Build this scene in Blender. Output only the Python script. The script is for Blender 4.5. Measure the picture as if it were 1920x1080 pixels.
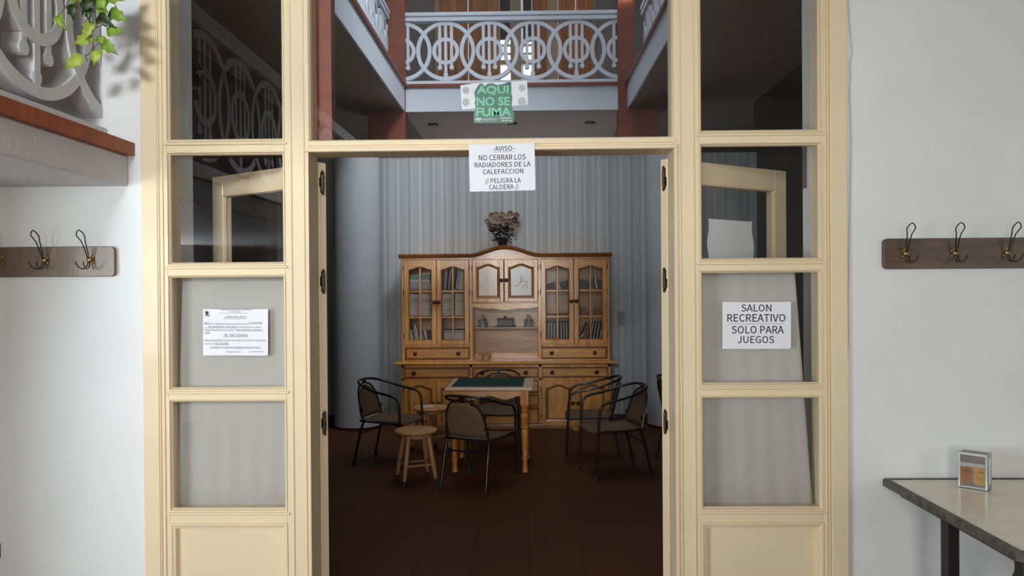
import bpy, bmesh, math, random
from mathutils import Vector, Matrix, Euler
random.seed(7)
for o in list(bpy.data.objects): bpy.data.objects.remove(o)
S = bpy.context.scene
C = S.collection
PI = math.pi
R = math.radians

# ------------------------------------------------------------------ camera
EYE = 1.65
cam = bpy.data.cameras.new('camera'); cam.lens = 27.0; cam.sensor_width = 36.0; cam.clip_start = 0.05
camo = bpy.data.objects.new('camera', cam); C.objects.link(camo)
CM = Matrix.Rotation(R(1.07), 4, 'Z') @ Matrix.Rotation(R(90 - 0.32), 4, 'X') @ Matrix.Rotation(R(-0.42), 4, 'Z')
camo.matrix_world = Matrix.Translation((0, 0, EYE)) @ CM
S.camera = camo
FPX = 1440.0
def P(px, py, Y):
    """world (x, z) of the photo point (px, py) measured on the plane y = Y"""
    d = CM.to_3x3() @ Vector(((px - 960) / FPX, (540 - py) / FPX, -1))
    return d.x / d.y * Y, EYE + d.z / d.y * Y
def PX(px, Y, py=540): return P(px, py, Y)[0]
def PZ(py, Y, px=960): return P(px, py, Y)[1]

# ------------------------------------------------------------------ world, lights, exposure
S.view_settings.view_transform = 'Standard'; S.view_settings.look = 'None'
S.view_settings.gamma = 1.0; S.view_settings.use_curve_mapping = False
S.view_settings.exposure = 0.0
W = bpy.data.worlds.new('sky'); S.world = W; W.use_nodes = True
W.node_tree.nodes['Background'].inputs[0].default_value = (0.62, 0.72, 0.9, 1)
W.node_tree.nodes['Background'].inputs[1].default_value = 0.6

def area(name, loc, target, sx, sy, power, col):
    l = bpy.data.lights.new(name, 'AREA'); l.shape = 'RECTANGLE'; l.size = sx; l.size_y = sy
    l.energy = power; l.color = col
    o = bpy.data.objects.new(name, l); C.objects.link(o); o.location = loc
    o.rotation_euler = (Vector(target) - Vector(loc)).to_track_quat('-Z', 'Y').to_euler()
    return o
# daylight entering through the three windows of the front room, and unseen fill lamps added over the hall behind
area('window_daylight_left',  (-4.02, -0.6, 1.55), (0, 1.4, 1.4), 1.5, 1.2, 150, (0.88, 0.96, 1.0))
area('window_daylight_right', ( 4.02, -0.2, 1.75), (0, 1.4, 1.6), 1.5, 1.5, 14, (0.97, 0.99, 1.0))
area('window_daylight_back',  (-0.10, -3.82, 1.75), (0, 3, 1.2), 1.25, 1.9, 112, (1.0, 0.94, 0.86))
rl = area('hall_fill_spot', (0.85, 5.1, 7.2), (-2.3, 9.2, 3.0), 1.4, 1.4, 24, (0.93, 0.97, 1.0)); rl.data.spread = R(58)  # unseen narrow-beam lamp added to brighten the striped wall's upper left
area('hall_fill_overhead', (-0.15, 7.2, 7.45), (-0.15, 7.6, 0), 2.2, 4.0, 60, (0.90, 0.95, 1.0))  # unseen lamp added as general fill for the upper hall

ul = area('added_fill_upper_back', (-1.35, -3.9, 3.2), (-1.3, 3.3, 3.1), 0.9, 0.55, 24, (0.92, 0.97, 1.0)); ul.data.spread = R(50)  # added fill that brightens the wall beside the near lattice

# ------------------------------------------------------------------ materials
MAT = {}
def mat(name, col, rough=0.6, metal=0.0, var=0.06, scale=6.0, bump=0.0, bscale=60.0, spec=0.5, coat=0.0, stretch=(1, 1, 1)):
    m = bpy.data.materials.new(name); m.use_nodes = True
    nt = m.node_tree; b = nt.nodes['Principled BSDF']
    b.inputs['Roughness'].default_value = rough; b.inputs['Metallic'].default_value = metal
    b.inputs['Specular IOR Level'].default_value = spec
    b.inputs['Coat Weight'].default_value = coat
    tc = nt.nodes.new('ShaderNodeTexCoord'); mp = nt.nodes.new('ShaderNodeMapping')
    mp.inputs['Scale'].default_value = stretch
    nt.links.new(tc.outputs['Object'], mp.inputs[0])
    n = nt.nodes.new('ShaderNodeTexNoise'); n.inputs['Scale'].default_value = scale; n.inputs['Detail'].default_value = 4
    nt.links.new(mp.outputs[0], n.inputs['Vector'])
    r = nt.nodes.new('ShaderNodeMapRange'); r.inputs[1].default_value = 0.3; r.inputs[2].default_value = 0.7
    r.inputs[3].default_value = 1 - var; r.inputs[4].default_value = 1 + var
    nt.links.new(n.outputs[0], r.inputs[0])
    mx = nt.nodes.new('ShaderNodeVectorMath'); mx.operation = 'SCALE'; mx.inputs[0].default_value = col
    nt.links.new(r.outputs[0], mx.inputs['Scale']); nt.links.new(mx.outputs[0], b.inputs['Base Color'])
    if bump:
        n2 = nt.nodes.new('ShaderNodeTexNoise'); n2.inputs['Scale'].default_value = bscale; n2.inputs['Detail'].default_value = 3
        nt.links.new(mp.outputs[0], n2.inputs['Vector'])
        bp = nt.nodes.new('ShaderNodeBump'); bp.inputs['Strength'].default_value = bump; bp.inputs['Distance'].default_value = 0.01
        nt.links.new(n2.outputs[0], bp.inputs['Height']); nt.links.new(bp.outputs[0], b.inputs['Normal'])
    MAT[name] = m; return m
def wood(name, c1, c2, rough=0.35, axis='Z', scale=9.0, coat=0.15, knots=True):
    m = bpy.data.materials.new(name); m.use_nodes = True
    nt = m.node_tree; b = nt.nodes['Principled BSDF']
    b.inputs['Roughness'].default_value = rough; b.inputs['Coat Weight'].default_value = coat
    b.inputs['Coat Roughness'].default_value = 0.16
    tc = nt.nodes.new('ShaderNodeTexCoord'); mp = nt.nodes.new('ShaderNodeMapping')
    st = {'X': (0.12, 1, 1), 'Y': (1, 0.12, 1), 'Z': (1, 1, 0.12)}[axis]
    mp.inputs['Scale'].default_value = st
    nt.links.new(tc.outputs['Object'], mp.inputs[0])
    n = nt.nodes.new('ShaderNodeTexNoise'); n.inputs['Scale'].default_value = scale
    n.inputs['Detail'].default_value = 5; n.inputs['Distortion'].default_value = 1.2
    nt.links.new(mp.outputs[0], n.inputs['Vector'])
    cr = nt.nodes.new('ShaderNodeValToRGB')
    cr.color_ramp.elements[0].position = 0.32; cr.color_ramp.elements[0].color = (*c1, 1)
    cr.color_ramp.elements[1].position = 0.66; cr.color_ramp.elements[1].color = (*c2, 1)
    nt.links.new(n.outputs[0], cr.inputs[0])
    n2 = nt.nodes.new('ShaderNodeTexNoise'); n2.inputs['Scale'].default_value = scale * 9; n2.inputs['Detail'].default_value = 2
    nt.links.new(mp.outputs[0], n2.inputs['Vector'])
    r = nt.nodes.new('ShaderNodeMapRange'); r.inputs[1].default_value = .35; r.inputs[2].default_value = .65
    r.inputs[3].default_value = 0.86; r.inputs[4].default_value = 1.06
    nt.links.new(n2.outputs[0], r.inputs[0])
    mx = nt.nodes.new('ShaderNodeVectorMath'); mx.operation = 'SCALE'
    nt.links.new(cr.outputs[0], mx.inputs[0]); nt.links.new(r.outputs[0], mx.inputs['Scale'])
    nt.links.new(mx.outputs[0], b.inputs['Base Color'])
    MAT[name] = m; return m
def glass(name, ior=1.8, tint=(1, 1, 1), rough=0.0):
    m = bpy.data.materials.new(name); m.use_nodes = True
    nt = m.node_tree; nt.nodes.clear()
    out = nt.nodes.new('ShaderNodeOutputMaterial'); t = nt.nodes.new('ShaderNodeBsdfTransparent'); t.inputs[0].default_value = (*tint, 1)
    g = nt.nodes.new('ShaderNodeBsdfGlossy'); g.inputs['Roughness'].default_value = rough
    fr = nt.nodes.new('ShaderNodeFresnel'); fr.inputs[0].default_value = ior
    geo = nt.nodes.new('ShaderNodeNewGeometry')
    mu = nt.nodes.new('ShaderNodeMath'); mu.operation = 'SUBTRACT'; mu.inputs[0].default_value = 1
    nt.links.new(geo.outputs['Backfacing'], mu.inputs[1])
    m2 = nt.nodes.new('ShaderNodeMath'); m2.operation = 'MULTIPLY'
    nt.links.new(mu.outputs[0], m2.inputs[0]); nt.links.new(fr.outputs[0], m2.inputs[1])
    mix = nt.nodes.new('ShaderNodeMixShader')
    nt.links.new(m2.outputs[0], mix.inputs[0]); nt.links.new(t.outputs[0], mix.inputs[1]); nt.links.new(g.outputs[0], mix.inputs[2])
    nt.links.new(mix.outputs[0], out.inputs[0])
    MAT[name] = m; return m
def emis(name, col, s):
    m = bpy.data.materials.new(name); m.use_nodes = True
    b = m.node_tree.nodes['Principled BSDF']; b.inputs['Base Color'].default_value = (*col, 1)
    b.inputs['Emission Color'].default_value = (*col, 1); b.inputs['Emission Strength'].default_value = s
    MAT[name] = m; return m

mat('plaster', (0.76, 0.785, 0.785), 0.7, var=0.03, scale=3, bump=0.12, bscale=35)
mat('white_beam', (0.66, 0.66, 0.68), 0.7, var=0.03, scale=5, bump=0.35, bscale=70)
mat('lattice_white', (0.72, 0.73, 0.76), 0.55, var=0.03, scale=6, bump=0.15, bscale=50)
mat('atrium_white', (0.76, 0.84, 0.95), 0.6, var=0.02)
mat('cream', (0.79, 0.655, 0.44), 0.48, var=0.035, scale=2.5, bump=0.06, bscale=45, coat=0.08, spec=0.4)
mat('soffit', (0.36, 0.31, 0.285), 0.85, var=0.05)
mat('soffit_far_lightened', (0.72, 0.65, 0.62), 0.8, var=0.04)  # paler copy of soffit, colour raised because little light reaches it
mat('ceiling_white', (0.5, 0.48, 0.46), 0.8)
mat('redwood_strip', (0.33, 0.075, 0.025), 0.45, var=0.25, scale=30, stretch=(1, 1, 0.1))
mat('redwood', (0.23, 0.055, 0.028), 0.5, var=0.2, scale=14, stretch=(0.2, 0.2, 1))
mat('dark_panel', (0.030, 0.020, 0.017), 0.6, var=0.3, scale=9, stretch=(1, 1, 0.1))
mat('baseboard_brown', (0.07, 0.022, 0.012), 0.4, var=0.2)
mat('dark_metal', (0.012, 0.012, 0.013), 0.28, metal=0.0, var=0.1, spec=0.7)
mat('rubber', (0.03, 0.025, 0.022), 0.7)
mat('textile', (0.17, 0.10, 0.055), 0.75, var=0.1, scale=200, bump=0.3, bscale=400)
mat('brass', (0.42, 0.31, 0.13), 0.42, metal=0.9, var=0.2, scale=60)
mat('bronze_wire', (0.05, 0.03, 0.018), 0.4, metal=0.7, var=0.2)
mat('dark_brass', (0.07, 0.045, 0.022), 0.45, metal=0.7, var=0.3, scale=60)
mat('paper', (0.80, 0.81, 0.86), 0.7, var=0.01)
mat('paper_plain', (0.72, 0.75, 0.76), 0.7, var=0.02)
mat('ink', (0.02, 0.02, 0.025), 0.6, var=0)
mat('ink_grey', (0.12, 0.12, 0.14), 0.6, var=0)
mat('felt', (0.006, 0.055, 0.042), 0.95, var=0.1, scale=120)
mat('knob_dark', (0.06, 0.014, 0.008), 0.25, var=0.1)
mat('leaf_green', (0.19, 0.33, 0.03), 0.45, var=0.35, scale=25)
mat('leaf_light', (0.36, 0.47, 0.07), 0.45, var=0.3, scale=30)
mat('leaf_dark', (0.025, 0.05, 0.012), 0.45, var=0.5, scale=45)
mat('stem', (0.09, 0.07, 0.03), 0.6)
mat('sticker_green', (0.018, 0.13, 0.085), 0.4, var=0.05)
mat('sticker_letters', (0.13, 0.50, 0.31), 0.4, var=0.03)
mat('sticker_blue', (0.03, 0.10, 0.22), 0.4)
mat('sticker_white', (0.75, 0.8, 0.8), 0.5, var=0.0)
mat('tape_backing', (0.62, 0.66, 0.72), 0.35, var=0.05)
mat('tape_patch', (0.42, 0.43, 0.44), 0.5, var=0.1)
mat('table_trim', (0.085, 0.085, 0.07), 0.55, var=0.45, scale=25, bump=0.5, bscale=60)
mat('iron_black', (0.012, 0.011, 0.012), 0.5, var=0.2)
mat('marble', (0.80, 0.74, 0.58), 0.2, var=0.06, scale=7, stretch=(1, 3, 1))
mat('alu', (0.42, 0.45, 0.43), 0.35, metal=0.55, var=0.04)
mat('alu_dark', (0.15, 0.19, 0.18), 0.35, metal=0.5, var=0.1)
mat('print_grey', (0.16, 0.13, 0.12), 0.4, var=0.2, scale=40)
mat('beer_amber', (0.25, 0.09, 0.02), 0.4, var=0.3, scale=40)
mat('beer_gold', (0.38, 0.20, 0.04), 0.4, var=0.25, scale=40)
mat('foam', (0.36, 0.35, 0.38), 0.5, var=0.1, scale=40)
mat('cable_white', (0.62, 0.60, 0.58), 0.5)
mat('switch_plate', (0.30, 0.30, 0.32), 0.4)
mat('socket_green', (0.15, 0.20, 0.15), 0.4)
mat('curtain_orange', (0.85, 0.38, 0.14), 0.8, var=0.35, scale=14, stretch=(1, 1, 0.05))
mat('curtain_beige', (0.42, 0.34, 0.26), 0.8, var=0.2, scale=14, stretch=(1, 1, 0.05))
mat('post_cream', (0.70, 0.56, 0.38), 0.6)
mat('grey_wall', (0.34, 0.33, 0.34), 0.8, var=0.05)
mat('column_paint', (0.60, 0.64, 0.68), 0.55, var=0.03, bump=0.05)
mat('porcelain', (0.26, 0.29, 0.24), 0.4, var=0.5, scale=60)
mat('casket_dark', (0.022, 0.024, 0.028), 0.35, var=0.3, scale=30)
mat('card_box', (0.44, 0.31, 0.13), 0.6)
mat('card_box_dark', (0.05, 0.045, 0.03), 0.6)
mat('petal_pink', (0.30, 0.19, 0.16), 0.6, var=0.25, scale=60)
mat('petal_cream', (0.42, 0.33, 0.25), 0.6, var=0.25, scale=60)
mat('petal_red', (0.14, 0.03, 0.035), 0.6, var=0.3, scale=60)
mat('foliage_dark', (0.015, 0.022, 0.012), 0.6, var=0.4)
mat('vase_white', (0.5, 0.5, 0.5), 0.3)
mat('yellow_block', (0.45, 0.30, 0.05), 0.6)
mat('panel_glare', (0.75, 0.75, 0.75), 0.25, var=0.02)  # window glare on one hutch door, put into the panel colour
mat('book_black', (0.02, 0.025, 0.035), 0.4)
mat('book_white', (0.60, 0.60, 0.58), 0.5)
mat('book_teal', (0.20, 0.38, 0.34), 0.5)
mat('book_green', (0.03, 0.12, 0.08), 0.5)
mat('book_blue', (0.04, 0.07, 0.17), 0.5)
mat('book_brown', (0.13, 0.07, 0.04), 0.5)
mat('book_cream', (0.55, 0.48, 0.36), 0.6)
mat('page_stack', (0.56, 0.52, 0.45), 0.8, var=0.35, scale=30, stretch=(0.15, 0.15, 3))
mat('lamp_metal', (0.4, 0.4, 0.4), 0.4)
wood('pine', (0.60, 0.235, 0.038), (0.86, 0.42, 0.09), 0.32, 'Z', coat=0.7)
wood('pine_h', (0.60, 0.235, 0.038), (0.86, 0.42, 0.09), 0.32, 'X', coat=0.7)
wood('pine_moulding', (0.28, 0.10, 0.028), (0.46, 0.20, 0.055), 0.3, 'X', coat=0.7)
wood('pine_pale', (0.58, 0.43, 0.30), (0.68, 0.55, 0.42), 0.3, 'Z', coat=0.7)
wood('pine_back', (0.56, 0.33, 0.18), (0.74, 0.50, 0.32), 0.4, 'X', 5, coat=0.5)
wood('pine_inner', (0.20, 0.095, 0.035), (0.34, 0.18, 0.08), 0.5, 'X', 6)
wood('beech', (0.62, 0.31, 0.12), (0.76, 0.43, 0.19), 0.35, 'X')
wood('beech_leg', (0.42, 0.21, 0.085), (0.58, 0.32, 0.14), 0.4, 'Z')
wood('table_top_wood', (0.70, 0.47, 0.34), (0.80, 0.57, 0.43), 0.3, 'X')
wood('table_leg_wood', (0.60, 0.21, 0.045), (0.74, 0.31, 0.075), 0.28, 'Z')
wood('walnut', (0.065, 0.036, 0.018), (0.13, 0.077, 0.043), 0.45, 'X', 12)
wood('walnut_light', (0.105, 0.062, 0.035), (0.19, 0.122, 0.072), 0.45, 'Z', 10)
glass('window_glass', 1.75)
glass('cabinet_glass', 1.7)
emis('daylight_pane', (0.85, 0.93, 1.0), 1.1)
emis('window_sky', (0.8, 0.9, 1.0), 1.0)
emis('lamp_glow', (1.0, 0.86, 0.7), 4.0)
def make_special():
    # striped wallpaper
    m = bpy.data.materials.new('striped_paper'); m.use_nodes = True; nt = m.node_tree; b = nt.nodes['Principled BSDF']
    b.inputs['Roughness'].default_value = 0.55
    tc = nt.nodes.new('ShaderNodeTexCoord'); sp = nt.nodes.new('ShaderNodeSeparateXYZ'); nt.links.new(tc.outputs['Object'], sp.inputs[0])
    prev = None
    for k, (f, a) in enumerate(((118.0, 0.30), (73.0, 0.42), (23.3, 0.28))):
        mu = nt.nodes.new('ShaderNodeMath'); mu.operation = 'MULTIPLY'; mu.inputs[1].default_value = f
        nt.links.new(sp.outputs[0], mu.inputs[0])
        s = nt.nodes.new('ShaderNodeMath'); s.operation = 'SINE'; nt.links.new(mu.outputs[0], s.inputs[0])
        t = nt.nodes.new('ShaderNodeMath'); t.operation = 'MULTIPLY'; t.inputs[1].default_value = a; nt.links.new(s.outputs[0], t.inputs[0])
        if prev is None: prev = t
        else:
            ad = nt.nodes.new('ShaderNodeMath'); ad.operation = 'ADD'; nt.links.new(prev.outputs[0], ad.inputs[0]); nt.links.new(t.outputs[0], ad.inputs[1]); prev = ad
    cr = nt.nodes.new('ShaderNodeValToRGB'); mr = nt.nodes.new('ShaderNodeMapRange'); mr.inputs[1].default_value = -0.8; mr.inputs[2].default_value = 0.8
    nt.links.new(prev.outputs[0], mr.inputs[0]); nt.links.new(mr.outputs[0], cr.inputs[0])
    cr.color_ramp.elements[0].color = (0.35, 0.37, 0.39, 1); cr.color_ramp.elements[1].color = (0.54, 0.565, 0.58, 1)
    nt.links.new(cr.outputs[0], b.inputs['Base Color']); MAT['striped_paper'] = m
    # floor tiles of glazed clay
    m = bpy.data.materials.new('floor_tiles'); m.use_nodes = True; nt = m.node_tree; b = nt.nodes['Principled BSDF']
    b.inputs['Roughness'].default_value = 0.6; b.inputs['Specular IOR Level'].default_value = 0.12
    tc = nt.nodes.new('ShaderNodeTexCoord'); br = nt.nodes.new('ShaderNodeTexBrick')
    br.offset = 0.0; br.inputs['Scale'].default_value = 1.0; br.inputs['Brick Width'].default_value = 0.33; br.inputs['Row Height'].default_value = 0.33
    br.inputs['Mortar Size'].default_value = 0.004
    br.inputs['Color1'].default_value = (0.105, 0.038, 0.017, 1); br.inputs['Color2'].default_value = (0.094, 0.034, 0.015, 1); br.inputs['Mortar'].default_value = (0.065, 0.024, 0.012, 1)
    nt.links.new(tc.outputs['Object'], br.inputs['Vector']); nt.links.new(br.outputs[0], b.inputs['Base Color']); MAT['floor_tiles'] = m
    # sheer curtain
    m = bpy.data.materials.new('sheer'); m.use_nodes = True; nt = m.node_tree; nt.nodes.clear()
    out = nt.nodes.new('ShaderNodeOutputMaterial'); d = nt.nodes.new('ShaderNodeBsdfDiffuse'); d.inputs[0].default_value = (0.70, 0.69, 0.66, 1)
    tr = nt.nodes.new('ShaderNodeBsdfTranslucent'); tr.inputs[0].default_value = (0.6, 0.59, 0.56, 1)
    tp = nt.nodes.new('ShaderNodeBsdfTransparent'); m1 = nt.nodes.new('ShaderNodeMixShader'); m1.inputs[0].default_value = 0.3
    m2 = nt.nodes.new('ShaderNodeMixShader'); m2.inputs[0].default_value = 0.10
    nt.links.new(d.outputs[0], m1.inputs[1]); nt.links.new(tr.outputs[0], m1.inputs[2])
    nt.links.new(m1.outputs[0], m2.inputs[1]); nt.links.new(tp.outputs[0], m2.inputs[2]); nt.links.new(m2.outputs[0], out.inputs[0]); MAT['sheer'] = m
make_special()

# ------------------------------------------------------------------ mesh helpers
def nb(): return bmesh.new()
def box(bm, x0, x1, y0, y1, z0, z1, M=None):
    vs = [bm.verts.new((x, y, z)) for x in (x0, x1) for y in (y0, y1) for z in (z0, z1)]
    for f in ((0, 1, 3, 2), (4, 6, 7, 5), (0, 4, 5, 1), (2, 3, 7, 6), (0, 2, 6, 4), (1, 5, 7, 3)):
        bm.faces.new([vs[i] for i in f])
    if M is not None:
        for v in vs: v.co = M @ v.co
    return vs
def prism(bm, pts, y0, y1, M=None):
    """outline pts (x, z) extruded along y from y0 (front) to y1"""
    a = [bm.verts.new((p[0], y0, p[1])) for p in pts]; b = [bm.verts.new((p[0], y1, p[1])) for p in pts]
    n = len(pts)
    bm.faces.new(a); bm.faces.new(b[::-1])
    for i in range(n): bm.faces.new((a[i], b[i], b[(i + 1) % n], a[(i + 1) % n]))
    if M is not None:
        for v in a + b: v.co = M @ v.co
    return a + b
def ring(bm, pts, prof, closed_prof=True, M=None):
    """sweep profile [(inset, y)] round the closed outline pts (x, z), mitred"""
    n = len(pts); vv = []
    area2 = sum(pts[i][0] * pts[(i + 1) % n][1] - pts[(i + 1) % n][0] * pts[i][1] for i in range(n))
    sg = 1 if area2 > 0 else -1
    for i in range(n):
        p0 = Vector(pts[i - 1]); p = Vector(pts[i]); p1 = Vector(pts[(i + 1) % n])
        d0 = (p - p0).normalized(); d1 = (p1 - p).normalized()
        n0 = Vector((-d0.y, d0.x)) * sg; n1 = Vector((-d1.y, d1.x)) * sg
        m = (n0 + n1); m = m / max(1e-6, m.length_squared) * 2
        if m.length > 1.6: m = m.normalized() * 1.6
        vv.append([bm.verts.new((p.x + m.x * a, y, p.y + m.y * a)) for a, y in prof])
    k = len(prof)
    for i in range(n):
        A = vv[i]; B = vv[(i + 1) % n]
        for j in range(k if closed_prof else k - 1):
            bm.faces.new((A[j], B[j], B[(j + 1) % k], A[(j + 1) % k]))
    if M is not None:
        for row in vv:
            for v in row: v.co = M @ v.co
def rect(x0, x1, z0, z1): return [(x0, z0), (x1, z0), (x1, z1), (x0, z1)]
def lathe(bm, prof, seg=20, M=None, cx=0, cy=0):
    rings = []
    for r, z in prof:
        if r < 1e-5: rings.append([bm.verts.new((cx, cy, z))])
        else: rings.append([bm.verts.new((cx + r * math.cos(2 * PI * i / seg), cy + r * math.sin(2 * PI * i / seg), z)) for i in range(seg)])
    for a, b in zip(rings, rings[1:]):
        if len(a) == 1 and len(b) == 1: continue
        for i in range(seg):
            j = (i + 1) % seg
            if len(a) == 1: bm.faces.new((a[0], b[i], b[j]))
            elif len(b) == 1: bm.faces.new((a[i], a[j], b[0]))
            else: bm.faces.new((a[i], a[j], b[j], b[i]))
    for q in (rings[0], rings[-1]):
        if len(q) > 1: bm.faces.new(q)
    if M is not None:
        for q in rings:
            for v in q: v.co = M @ v.co
def catmull(pts, k=6, closed=False):
    pts = [Vector(p) for p in pts]; n = len(pts); out = []
    rng = range(n if closed else n - 1)
    for i in rng:
        p0 = pts[(i - 1) % n] if closed or i > 0 else pts[0]; p1 = pts[i]; p2 = pts[(i + 1) % n]
        p3 = pts[(i + 2) % n] if closed or i + 2 < n else pts[-1]
        for j in range(k):
            t = j / k
            out.append(0.5 * ((2 * p1) + (p2 - p0) * t + (2 * p0 - 5 * p1 + 4 * p2 - p3) * t * t + (3 * p1 - p0 - 3 * p2 + p3) * t ** 3))
    if not closed: out.append(pts[-1])
    return out
def tube(bm, pts, r, seg=8, closed=False, smooth=0, r2=None):
    pts = catmull(pts, smooth, closed) if smooth else [Vector(p) for p in pts]
    n = len(pts); T = []
    for i in range(n):
        a = pts[i - 1] if closed or i > 0 else pts[0]; b = pts[(i + 1) % n] if closed or i < n - 1 else pts[-1]
        T.append((b - a).normalized())
    up = Vector((0, 0, 1)) if abs(T[0].z) < 0.9 else Vector((1, 0, 0))
    N = (up - T[0] * up.dot(T[0])).normalized(); rows = []
    for i in range(n):
        N = (N - T[i] * N.dot(T[i])).normalized(); B = T[i].cross(N)
        rr = r if r2 is None else r + (r2 - r) * i / (n - 1)
        rows.append([bm.verts.new(pts[i] + (N * math.cos(2 * PI * k / seg) + B * math.sin(2 * PI * k / seg)) * rr) for k in range(seg)])
    for i in range(n if closed else n - 1):
        a = rows[i]; b = rows[(i + 1) % n]
        for k in range(seg): bm.faces.new((a[k], a[(k + 1) % seg], b[(k + 1) % seg], b[k]))
    if not closed:
        bm.faces.new(rows[0][::-1]); bm.faces.new(rows[-1])
def ball(bm, c, r, sub=2, sc=(1, 1, 1)):
    g = bmesh.ops.create_icosphere(bm, subdivisions=sub, radius=r)
    for v in g['verts']: v.co = Vector((v.co.x * sc[0], v.co.y * sc[1], v.co.z * sc[2])) + Vector(c)
def obj(name, bm, m, parent=None, smooth=False, bevel=0.0, bseg=1):
    bmesh.ops.recalc_face_normals(bm, faces=bm.faces)
    if bevel:
        es = [e for e in bm.edges if len(e.link_faces) == 2 and e.calc_face_angle(0) > 0.6]
        bmesh.ops.bevel(bm, geom=es, offset=bevel, segments=bseg, affect='EDGES', clamp_overlap=True)
    me = bpy.data.meshes.new(name); bm.to_mesh(me); bm.free()
    if smooth:
        for p in me.polygons: p.use_smooth = True
        try: me.set_sharp_from_angle(angle=R(38))
        except Exception: pass
    me.materials.append(MAT[m] if isinstance(m, str) else m)
    o = bpy.data.objects.new(name, me); C.objects.link(o)
    if parent is not None: o.parent = parent
    return o
def tag(o, label=None, cat=None, group=None, kind=None):
    if label: o['label'] = label
    if cat: o['category'] = cat
    if group: o['group'] = group
    if kind: o['kind'] = kind
    return o
def thing(name, label, cat, loc=(0, 0, 0), rz=0.0, group=None, kind=None):
    o = bpy.data.objects.new(name, None); C.objects.link(o); o.location = loc; o.rotation_euler = (0, 0, rz)
    return tag(o, label, cat, group, kind)
def struct(name, bm, m, label=None, parent=None, **k):
    o = obj(name, bm, m, parent, **k)
    if parent is None: o['kind'] = 'structure'
    if label: o['label'] = label
    return o
def copy_tree(o, parent=None):
    c = o.copy(); C.objects.link(c); c.parent = parent
    for ch in list(o.children): copy_tree(ch, c)
    return c
def dup(root, loc, rz=0.0, label=None, group=None):
    c = copy_tree(root); c.location = loc; c.rotation_euler = (0, 0, rz)
    if label: c['label'] = label
    if group: c['group'] = group
    return c
def boxobj(name, x0, x1, y0, y1, z0, z1, m, parent=None, bevel=0.0):
    bm = nb(); box(bm, x0, x1, y0, y1, z0, z1); return obj(name, bm, m, parent, bevel=bevel)
def sbox(name, x0, x1, y0, y1, z0, z1, m, label=None, bevel=0.0):
    o = boxobj(name, x0, x1, y0, y1, z0, z1, m, None, bevel); o['kind'] = 'structure'
    if label: o['label'] = label
    return o
def text_into(bm, s, x0, x1, z0, z1, y, extr=0.0003, bold=0.0):
    """letters of s fitted into the rectangle x0..x1, z0..z1, facing -y at depth y"""
    if not bold:
        vs, fs = glyph_text(s)
        ax = min(v[0] for v in vs); bx = max(v[0] for v in vs); ay = 0; by = 365
        sx = (x1 - x0) / (bx - ax); sz = (z1 - z0) / (by - ay)
        nv = [bm.verts.new((x0 + (a - ax) * sx, y, z0 + (b - ay) * sz)) for a, b in vs]
        for f in fs: bm.faces.new([nv[i] for i in f])
        return
    cu = bpy.data.curves.new('lettering', 'FONT'); cu.body = s; cu.size = 1.0; cu.resolution_u = 3; cu.offset = bold
    o = bpy.data.objects.new('lettering', cu); C.objects.link(o)
    dg = bpy.context.evaluated_depsgraph_get(); me = o.evaluated_get(dg).to_mesh()
    vs = [v.co.copy() for v in me.vertices]; fs = [tuple(p.vertices) for p in me.polygons]
    o.evaluated_get(dg).to_mesh_clear(); bpy.data.objects.remove(o); bpy.data.curves.remove(cu)
    if not vs: return
    ax = min(v.x for v in vs); bx = max(v.x for v in vs); ay = min(v.y for v in vs); by = max(v.y for v in vs)
    sx = (x1 - x0) / (bx - ax); sz = (z1 - z0) / max(1e-4, (by - ay))
    nv = [bm.verts.new((x0 + (v.x - ax) * sx, y, z0 + (v.y - ay) * sz)) for v in vs]
    for f in fs:
        try: bm.faces.new([nv[i] for i in f])
        except ValueError: pass

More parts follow.
